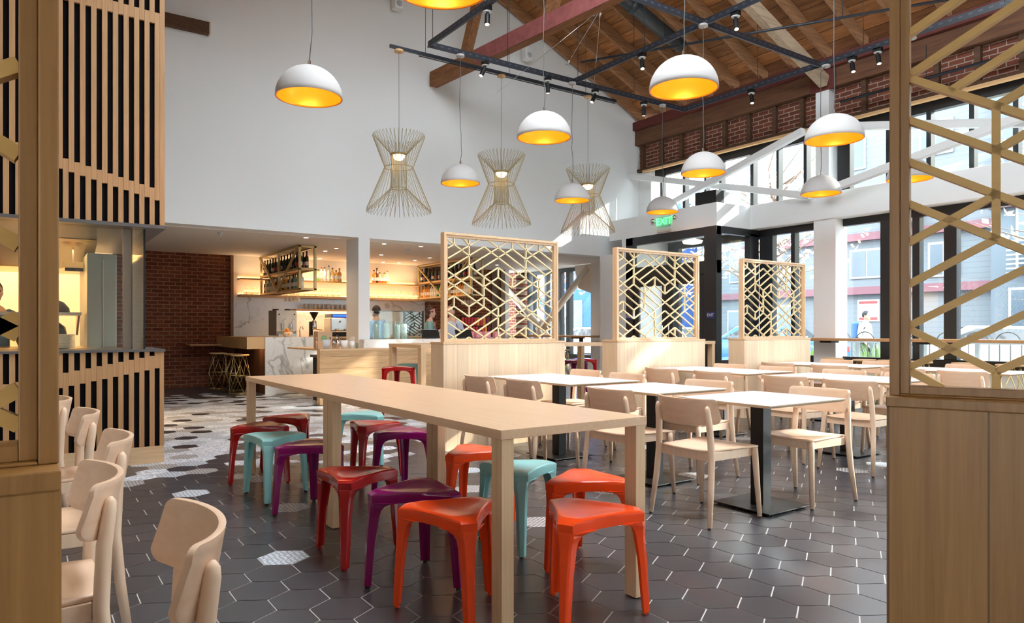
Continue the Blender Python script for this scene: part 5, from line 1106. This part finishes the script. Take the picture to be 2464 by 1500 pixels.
def building(lab, x, y0, y1, h, wall, bands, wins, name='building', extra=None):
    t = thing(name, lab, 'building', (x, (y0+y1)/2, 0)); yc = (y0+y1)/2
    MB().box(0, 6, y0-yc, y1-yc, 0, h).build('wall', wall, t)
    for z in bands: MB().box(-.25, .0, y0-yc, y1-yc, z, z+.28).build('band', maroon, t)
    for (y, z, w, hh) in wins:
        f = MB().box(-.06, 0, y-yc, y+w-yc, z, z+hh).build('window', wfr, t); MB().box(-.075, -.06, y+.08-yc, y+w/2-.03-yc, z+.08, z+hh-.08).box(-.075, -.06, y+w/2+.03-yc, y+w-.08-yc, z+.08, z+hh-.08).build('pane', winm, f)
    return t, yc
t, yc = building('pale siding house with maroon bands across the street', 26, 10.0, 19.5, 9.0, sidm, (2.5, 4.5), [(12.4, 5.2, 1.2, 1.4), (15.5, 5.2, 1.2, 1.4), (11.0, 3.0, 1.0, 1.2), (13.5, 3.1, 1.3, 1.1), (16.8, .9, 2.2, 1.3), (11.2, 7.2, 1.1, 1.2), (14.2, 7.2, 1.1, 1.2)])
MB().box(-.04, 0, 13.7-yc, 14.5-yc, 1.5, 2.3).build('notice_board', C('sign_white', (.8, .8, .8)), t); MB().box(-.05, -.04, 13.75-yc, 14.45-yc, 2.15, 2.25).box(-.05, -.04, 13.75-yc, 14.45-yc, 1.55, 1.65).build('red_bar', lblr, t)
MB().box(-1.2, 0, 12.2-yc, 13.4-yc, 5.0, 5.4).build('awning', C('awning_tan', (.62, .50, .40)), t)
t, yc = building('grey building with white balcony rails across the street, right', 25.5, -6, 9.9, 10.5, greyw, (5.0,), [(6.6, 2.9, 2.6, 2.2), (2.0, 2.9, 2.6, 2.2), (6.2, .3, 3.2, 2.2), (1.2, .3, 3.6, 2.2), (6.6, 6.0, 2.4, 1.8), (2.0, 6.0, 2.4, 1.8), (-3, 2.9, 2.6, 2.2)])
for y in (6.5, 1.9, -3.1):
    for z0 in (2.9, 6.0):
        m = MB()
        for k in range(8): m.box(-.5, -.46, y-yc, y+2.8-yc, z0+k*.14, z0+.05+k*.14)
        m.build('balcony_rail', wfr, t)
building('bright blue building seen through the far bar windows', 27, 24, 48, 7.5, C('wall_blue', (.02, .085, .30), .8), (), [(31.5, .9, 2.6, 2.0), (37, .9, 2.6, 2.0), (27.2, .9, 2.0, 1.8), (42, 1, 2.5, 2)])
building('pale house further up the street beyond the entrance', 28, 19.6, 23.9, 8.0, sidm, (2.6,), [(20.5, 3.4, 1.4, 1.4), (20.2, .8, 1.8, 1.3), (22.4, 3.4, 1.2, 1.4)])
# trees
def tree(x, y, h, r, cols, lab, n=420, seed=1, dens=1):
    t = thing('street_tree', lab, 'tree', (x, y, -.02)); rr = random.Random(seed); bark = C('bark', (.22, .18, .15), .9)
    m = MB(); m.tube([(0, 0, 0), (.05, .03, h*.25), (-.03, .05, h*.5), (.02, 0, h*.8)], [.12, .10, .07, .02], 8)
    for k in range(26):
        a = rr.random()*6.28; z = h*(.3+.45*rr.random()); L_ = r*(.5+.5*rr.random()); p1 = (0, 0, z); p2 = (L_*.5*math.cos(a), L_*.5*math.sin(a), z+L_*.35); p3 = (L_*math.cos(a+.2), L_*math.sin(a+.2), z+L_*(.4+.4*rr.random())); m.tube([p1, p2, p3], [.035, .02, .006], 5)
    m.build('trunk', bark, t)
    for ci, c in enumerate(cols):
        m = MB()
        for k in range(n//len(cols)):
            a = rr.random()*6.28; e = math.acos(1-2*rr.random()); q = r*(rr.random()**.4); cx, cy, cz = q*math.sin(e)*math.cos(a), q*math.sin(e)*math.sin(a), h*.62+q*.75*math.cos(e)
            for j in range(3):
                u = Vector((rr.uniform(-1, 1), rr.uniform(-1, 1), rr.uniform(-1, 1))).normalized(); v = u.orthogonal().normalized(); s = .10; o = Vector((cx+rr.uniform(-.15, .15), cy+rr.uniform(-.15, .15), cz+rr.uniform(-.15, .15)))
                m.add([o-u*s, o-v*s*.6, o+u*s, o+v*s*.6], [(0, 1, 2, 3)])
        m.build('foliage', C('leaf%d_%s' % (ci, lab[:8]), c, .7), t)
tree(16.5, 15.6, 6.2, 2.4, [(.75, .42, .32), (.82, .60, .40)], 'street tree with pink and orange leaves beyond the entrance', 420, 2)
tree(16.0, 11.2, 6.4, 2.2, [(.75, .45, .36), (.80, .62, .45)], 'rusty leaved street tree right of the entrance', 360, 3)
tree(16.2, 4.6, 6.5, 2.0, [(.70, .66, .34), (.80, .68, .42)], 'yellow green street tree at the right edge', 300, 4)
tree(16.0, 21.5, 6.2, 2.6, [(.80, .33, .18), (.62, .40, .30)], 'orange leaved tree before the blue building', 380, 5)
tree(17.5, 27.5, 6.5, 2.6, [(.85, .36, .18), (.72, .45, .30)], 'orange leaved tree farthest up the street', 380, 6)
# cars
def car(x, y, col, lab, rz=PI/2, s=1.0):
    t = thing('parked_car', lab, 'car', (x, y, -.1), rz); L_ = 2.15*s; m = MB()
    prof = [(-L_, .30), (-L_, .72), (-L_*.93, .86), (-L_*.62, .93), (-L_*.38, 1.36), (L_*.28, 1.40), (L_*.58, .95), (L_*.93, .84), (L_, .62), (L_, .30)]
    ins = {3: .0, 4: .17, 5: .17, 6: .0}
    n = len(prof); vs = []
    for sgn in (-1, 1):
        for i, (px, pz) in enumerate(prof): vs.append((px, sgn*(.86-ins.get(i, 0)), pz))
    fs = [(i, (i+1) % n, n+(i+1) % n, n+i) for i in range(n)]+[tuple(reversed(range(n))), tuple(range(n, 2*n))]
    m.add(vs, fs).build('body', C('car_'+lab[:6], col, .2, coat=.6), t, bevel=.05)
    g = C('car_glass', (.05, .06, .07), .05)
    m = MB()
    for sg in (-1, 1):
        w = lambda px, pz: (px, sg*(.873-.17*min(1, max(0, (pz-.93)/.43))), pz)
        m.add([w(-L_*.54, .98), w(L_*.46, .99), w(L_*.25, 1.33), w(-L_*.36, 1.31)], [(0, 1, 2, 3)])
    m.add([(-L_*.595, -.72, 1.0), (-L_*.595, .72, 1.0), (-L_*.415, .62, 1.32), (-L_*.415, -.62, 1.32)], [(0, 1, 2, 3)]); m.add([(L_*.55, -.74, 1.02), (L_*.55, .74, 1.02), (L_*.335, .62, 1.36), (L_*.335, -.62, 1.36)], [(0, 3, 2, 1)])
    m.build('windows', g, t)
    for px in (-L_*.62, L_*.62):
        for sg in (-1, 1):
            wh = MB().lathe([(.001, -.1), (.3, -.1), (.32, -.06), (.32, .06), (.3, .1), (.001, .1)], (px, sg*.78, .32), 18, axis='Y').build('wheel', M['rubber'], t); MB().lathe([(.001, .105), (.19, .105)] if sg > 0 else [(.001, -.105), (.19, -.105)], (px, sg*.78, .32), 14, axis='Y').build('hub', M['chrome'], wh)
    for sg in (-.6, .6): MB().box(-L_-.01, -L_+.02, sg-.14, sg+.14, .66, .80).build('tail_light', lblr, t)
car(20.3, 22.8, (.80, .78, .80), 'whitish car parked before the blue building')
car(18.6, 13.2, (.03, .16, .62), 'blue car parked outside the entrance')
car(19.4, 17.6, (.80, .82, .84), 'white car parked behind the blue one outside the entrance')
car(20.4, 7.6, (.82, .83, .84), 'white car parked outside, seen through the near right lattice')
car(20.2, 28.8, (.20, .28, .40), 'dark blue car farther up the street')
# hooped railing
ir = C('iron', (.04, .045, .05), .5)
for y0, lab in ((4.0, 'low black iron railing with hoops outside, right part'), (7.6, 'low black iron railing with hoops outside beyond the white column')):
    t = thing('hoop_railing', lab, 'railing', (14.6, y0, 0)); m = MB()
    L_ = 3.4; m.tube([(0, 0, .25), (0, L_, .25)], .015, 6); m.tube([(0, 0, .95), (0, L_, .95)], .015, 6)
    k = 0.0
    while k <= L_: m.tube([(0, k, .02), (0, k, .95)], .011, 5); k += .17
    k = .2
    while k < L_-.3: m.tube([(0, k+.2-.2*math.cos(a), .95+.2*math.sin(a)) for a in [PI*i/8 for i in range(9)]], .011, 5); k += .5
    m.build('bars', ir, t)
    for yy in (0, L_): MB().box(-.05, .05, yy-.05, yy+.05, 0.02, 1.0).build('post', ir, t)
rg = random.Random(9)
for y, lab in ((9.9, 'tuft of green grass outside left of the white column'), (8.2, 'tuft of green grass outside near the railing post')):
    m = MB()
    for k in range(160):
        a = rg.random()*6.28; r = .35*rg.random(); h = .5+.5*rg.random(); b = Vector((15.6+r*math.cos(a), y+r*math.sin(a), .02)); tp = b+Vector((.3*math.cos(a), .3*math.sin(a), h)); w = Vector((-math.sin(a), math.cos(a), 0))*.012
        m.add([b-w, b+w, b.lerp(tp, .6)+Vector((0, 0, .08))+w*.6, b.lerp(tp, .6)+Vector((0, 0, .08))-w*.6, tp], [(0, 1, 2, 3), (3, 2, 4)])
    tag(m.build('grass_tuft', C('grass', (.20, .42, .08), .6)), lab, 'plant')
# metal patio tables outside
pt = C('patio_grey', (.40, .46, .50), .4, metal=.3)
for y, lab in ((6.6, 'grey metal patio table outside the window beyond the white column'), (4.6, 'grey metal patio table outside behind the near lattice')):
    t = thing('patio_table', lab, 'table', (12.9, y, -.02)); MB().box(-.3, .3, -.7, .7, .98, 1.02).build('top', pt, t)
    for sy in (-.6, .6): MB().box(-.03, .03, sy-.03, sy+.03, 0, .98).build('leg', pt, t)
# no-parking style plate on the window mullion and street sign (unreadable marks)
t = thing('street_sign', 'small white street sign with red marks before the blue building', 'sign', (14.6, 18.5, 0)); q = pX(1358, 711, 14.6); t.location = (14.6, q[1], -.02)
MB().tube([(0, 0, 0), (0, 0, 2.2)], .02, 8).build('pole', M['chrome'], t); MB().box(-.03, -.02, -.17, .17, 1.62, 2.25).build('plate', C('sign_white', (.8, .8, .8)), t, bevel=.01); MB().box(-.034, -.03, -.06, .10, 2.12, 2.2).box(-.034, -.03, -.06, .10, 2.02, 2.06).build('red_mark', lblr, t)
# ================================================================ PEOPLE
skin = mat('skin', (.68, .42, .31), .5); 
def skinned(name, pts, edges, radii, m, parent, sub=2):
    me = bpy.data.meshes.new(name); me.from_pydata(pts, edges, []); o = bpy.data.objects.new(name, me); COL.objects.link(o); o.parent = parent; me.materials.append(m)
    o.modifiers.new('skin', 'SKIN')
    if not me.skin_vertices: 
        bpy.context.view_layer.objects.active = o
    lay = me.skin_vertices[0].data if me.skin_vertices else None
    if lay:
        for i, r in enumerate(radii): lay[i].radius = (r, r) if not isinstance(r, tuple) else r
        lay[0].use_root = True
    s = o.modifiers.new('subsurf', 'SUBSURF'); s.levels = sub; s.render_levels = sub
    me.polygons.foreach_set('use_smooth', [True]*len(me.polygons)); o.modifiers['skin'].use_smooth_shade = True
    return o
def person(lab, loc, rz, shirt, hair, elbows, hands, head_tilt=(0, 0), trousers=(.06, .07, .10), band=None, apron=None, h=1.70, longhair=False):
    t = thing('person', lab, 'person', loc, rz); k = h/1.70
    # faces +x locally
    P = {'pel': (0, 0, .92), 'wst': (0, 0, 1.06), 'chs': (.0, 0, 1.26), 'nkb': (-.01, 0, 1.40), 'nk': (0.005, 0, 1.46), 'hd': (.02, 0, 1.52)}
    V = []; E = []; R = []; idx = {}
    def v(n, p, r): idx[n] = len(V); V.append(tuple(c*k for c in p)); R.append(tuple(x*k for x in r) if isinstance(r, tuple) else r*k)
    def e(*ns):
        for a, b in zip(ns, ns[1:]): E.append((idx[a], idx[b]))
    v('pel', P['pel'], (.12, .16)); v('wst', P['wst'], (.10, .14)); v('chs', P['chs'], (.11, .16)); v('nkb', P['nkb'], .07); v('nk', P['nk'], .052); v('hd', P['hd'], .055)
    e('pel', 'wst', 'chs', 'nkb', 'nk', 'hd')
    for s, sg in (('l', 1), ('r', -1)):
        v('sh'+s, (-.01, .17*sg, 1.36), .055); el = elbows[0 if sg > 0 else 1]; ha = hands[0 if sg > 0 else 1]
        v('el'+s, el, .042); v('wr'+s, ha, .028); e('nkb', 'sh'+s, 'el'+s, 'wr'+s)
        d = (Vector(ha)-Vector(el)).normalized(); pl = Vector(ha)+d*.06; v('pm'+s, pl, (.034, .02)); e('wr'+s, 'pm'+s)
        side = d.cross(Vector((0, 0, 1))).normalized()
        for f in range(4):
            q = pl+d*.03+side*(.026-.017*f); v('f%d%s' % (f, s), q, .010); q2 = q+d*(.035+.008*(f in (1, 2)))+Vector((0, 0, -.012)); v('g%d%s' % (f, s), q2, .008); e('pm'+s, 'f%d%s' % (f, s), 'g%d%s' % (f, s))
        th = Vector(ha)+d*.02+side*.035*sg+Vector((0, 0, .01)); v('t'+s, th, .011); v('u'+s, th+d*.035+side*.01*sg, .009); e('wr'+s, 't'+s, 'u'+s)
        v('hip'+s, (0, .09*sg, .88), .09); v('kn'+s, (.02, .10*sg, .48), .06); v('an'+s, (0, .10*sg, .09), .038); v('to'+s, (.13, .11*sg, .04), .035); e('pel', 'hip'+s, 'kn'+s, 'an'+s, 'to'+s)
    skinned('body', V, E, R, skin, t, 2)
    # head with face
    hx, hz = .025+head_tilt[0], 1.60+head_tilt[1]
    hd = MB().ell((hx*k, 0, hz*k), .095*k, .075*k, .115*k, 20); hd.ell(((hx+.03)*k, 0, (hz-.06)*k), .06*k, .055*k, .055*k, 14); hd.ell(((hx+.098)*k, 0, (hz-.015)*k), .016*k, .012*k, .022*k, 8)
    for sg in (1, -1): hd.ell(((hx-.005)*k, .076*sg*k, (hz-.01)*k), .016*k, .01*k, .028*k, 8)
    H_ = hd.build('head', skin, t)
    for sg in (1, -1): MB().ball(((hx+.083)*k, .03*sg*k, (hz+.01)*k), .010*k, 8).build('eye', C('eye_dark', (.03, .02, .02), .3), H_)
    MB().ell(((hx+.085)*k, 0, (hz-.06)*k), .008*k, .022*k, .006*k, 8).build('mouth', C('lips', (.5, .16, .14), .5), H_)
    hr = MB().ell(((hx-.022)*k, 0, (hz+.028)*k), .098*k, .086*k, .105*k, 18)
    if longhair: hr.ell(((hx-.07)*k, 0, (hz-.05)*k), .05*k, .07*k, .09*k, 14); hr.ball(((hx-.03)*k, 0, (hz+.13)*k), .04*k, 12)
    hr.build('hair', C('hair%s' % str(hair), hair, .7), t)
    if band: b = MB().lathe([(.097*k, -.018), (.101*k, 0), (.097*k, .018)], (0, 0, 0), 24).build('headband', band, t); b.location = ((hx-.005)*k, 0, (hz+.045)*k); b.rotation_euler = (0, -.25, 0); b.scale = (1, .88, 1)
    V = []; E = []; R = []; idx = {}
    v('a', (0, 0, .90), (.135, .175)); v('b', (0, 0, 1.06), (.118, .155)); v('c', (0, 0, 1.26), (.128, .178)); v('d', (-.01, 0, 1.375), .088); e('a', 'b', 'c', 'd')
    for s, sg in (('l', 1), ('r', -1)):
        el = Vector(elbows[0 if sg > 0 else 1]); ha = Vector(hands[0 if sg > 0 else 1]); v('s'+s, (-.01, .175*sg, 1.36), .07); v('e'+s, tuple(el), .058); v('w'+s, tuple(el.lerp(ha, .35)), .05); e('d', 's'+s, 'e'+s, 'w'+s)
    skinned('shirt', V, E, R, shirt, t, 2)
    V = []; E = []; R = []; idx = {}
    v('a', (0, 0, .93), (.13, .17)); 
    for s, sg in (('l', 1), ('r', -1)): v('h'+s, (0, .09*sg, .86), .10); v('k'+s, (.02, .10*sg, .48), .075); v('n'+s, (0, .10*sg, .10), .06); e('a', 'h'+s, 'k'+s, 'n'+s)
    skinned('trousers', V, E, R, C('trs%s' % str(trousers), trousers, .8), t, 1)
    if apron: MB().box(.125*k, .135*k, -.14*k, .14*k, .55*k, 1.22*k).box(.10*k, .112*k, .05*k, .085*k, 1.2*k, 1.40*k).box(.10*k, .112*k, -.085*k, -.05*k, 1.2*k, 1.40*k).build('apron', apron, t)
    return t
p = pY(1034, 790, 12.98); person('woman in teal shirt with red and white headband behind the counter', (p[0], 12.98, 0), -.35, mat('teal_cloth', (.22, .42, .45), .8), (.06, .03, .02), [(-.02, .24, 1.10), (-.02, -.24, 1.10)], [(.22, .05, 1.20), (.22, -.05, 1.22)], band=mat('bandana', (.75, .30, .28), .7, var=.5, scale=30), apron=mat('apron_pink', (.70, .30, .22), .8), longhair=True, h=1.64)
p = pY(1087, 790, 12.4); person('dark haired person in pale blue shirt facing the woman', (p[0], 12.4, 0), PI+.5, mat('pale_blue_cloth', (.50, .60, .78), .8), (.02, .015, .012), [(-.02, .24, 1.10), (-.02, -.25, 1.10)], [(.16, .22, .98), (.16, -.22, 1.0)], h=1.68)
p = pY(906, 790, 13.3); person('dark haired person in blue shirt bent over behind the glass guard', (p[0], 13.3, 0), PI/2+.3, mat('mid_blue_cloth', (.28, .42, .70), .8), (.03, .02, .015), [(-.02, .25, 1.12), (-.02, -.25, 1.12)], [(.2, .15, 1.05), (.2, -.15, 1.05)], h=1.66)
p = pY(-16, 790, 9.35); person('cook in blue shirt at the left edge inside the kitchen', (p[0], 9.35, 0), -PI/2+.3, mat('denim_cloth', (.05, .14, .33), .8), (.03, .02, .015), [(.0, .27, 1.12), (.0, -.25, 1.12)], [(.24, .22, 1.05), (.22, -.15, 1.05)], h=1.70)
t = person('pedestrian with grey top and blue backpack on the pavement', (17.0, pX(2083, 790, 17.0)[1], -.02), -PI/2, mat('grey_cloth', (.45, .48, .50), .8), (.03, .03, .04), [(-.02, .26, 1.10), (-.02, -.26, 1.10)], [(.1, .25, .90), (.12, -.22, .92)], h=1.65)
MB().box(-.30, -.13, -.16, .16, .98, 1.40).build('backpack', mat('backpack_blue', (.06, .16, .42), .7), t, bevel=.05)
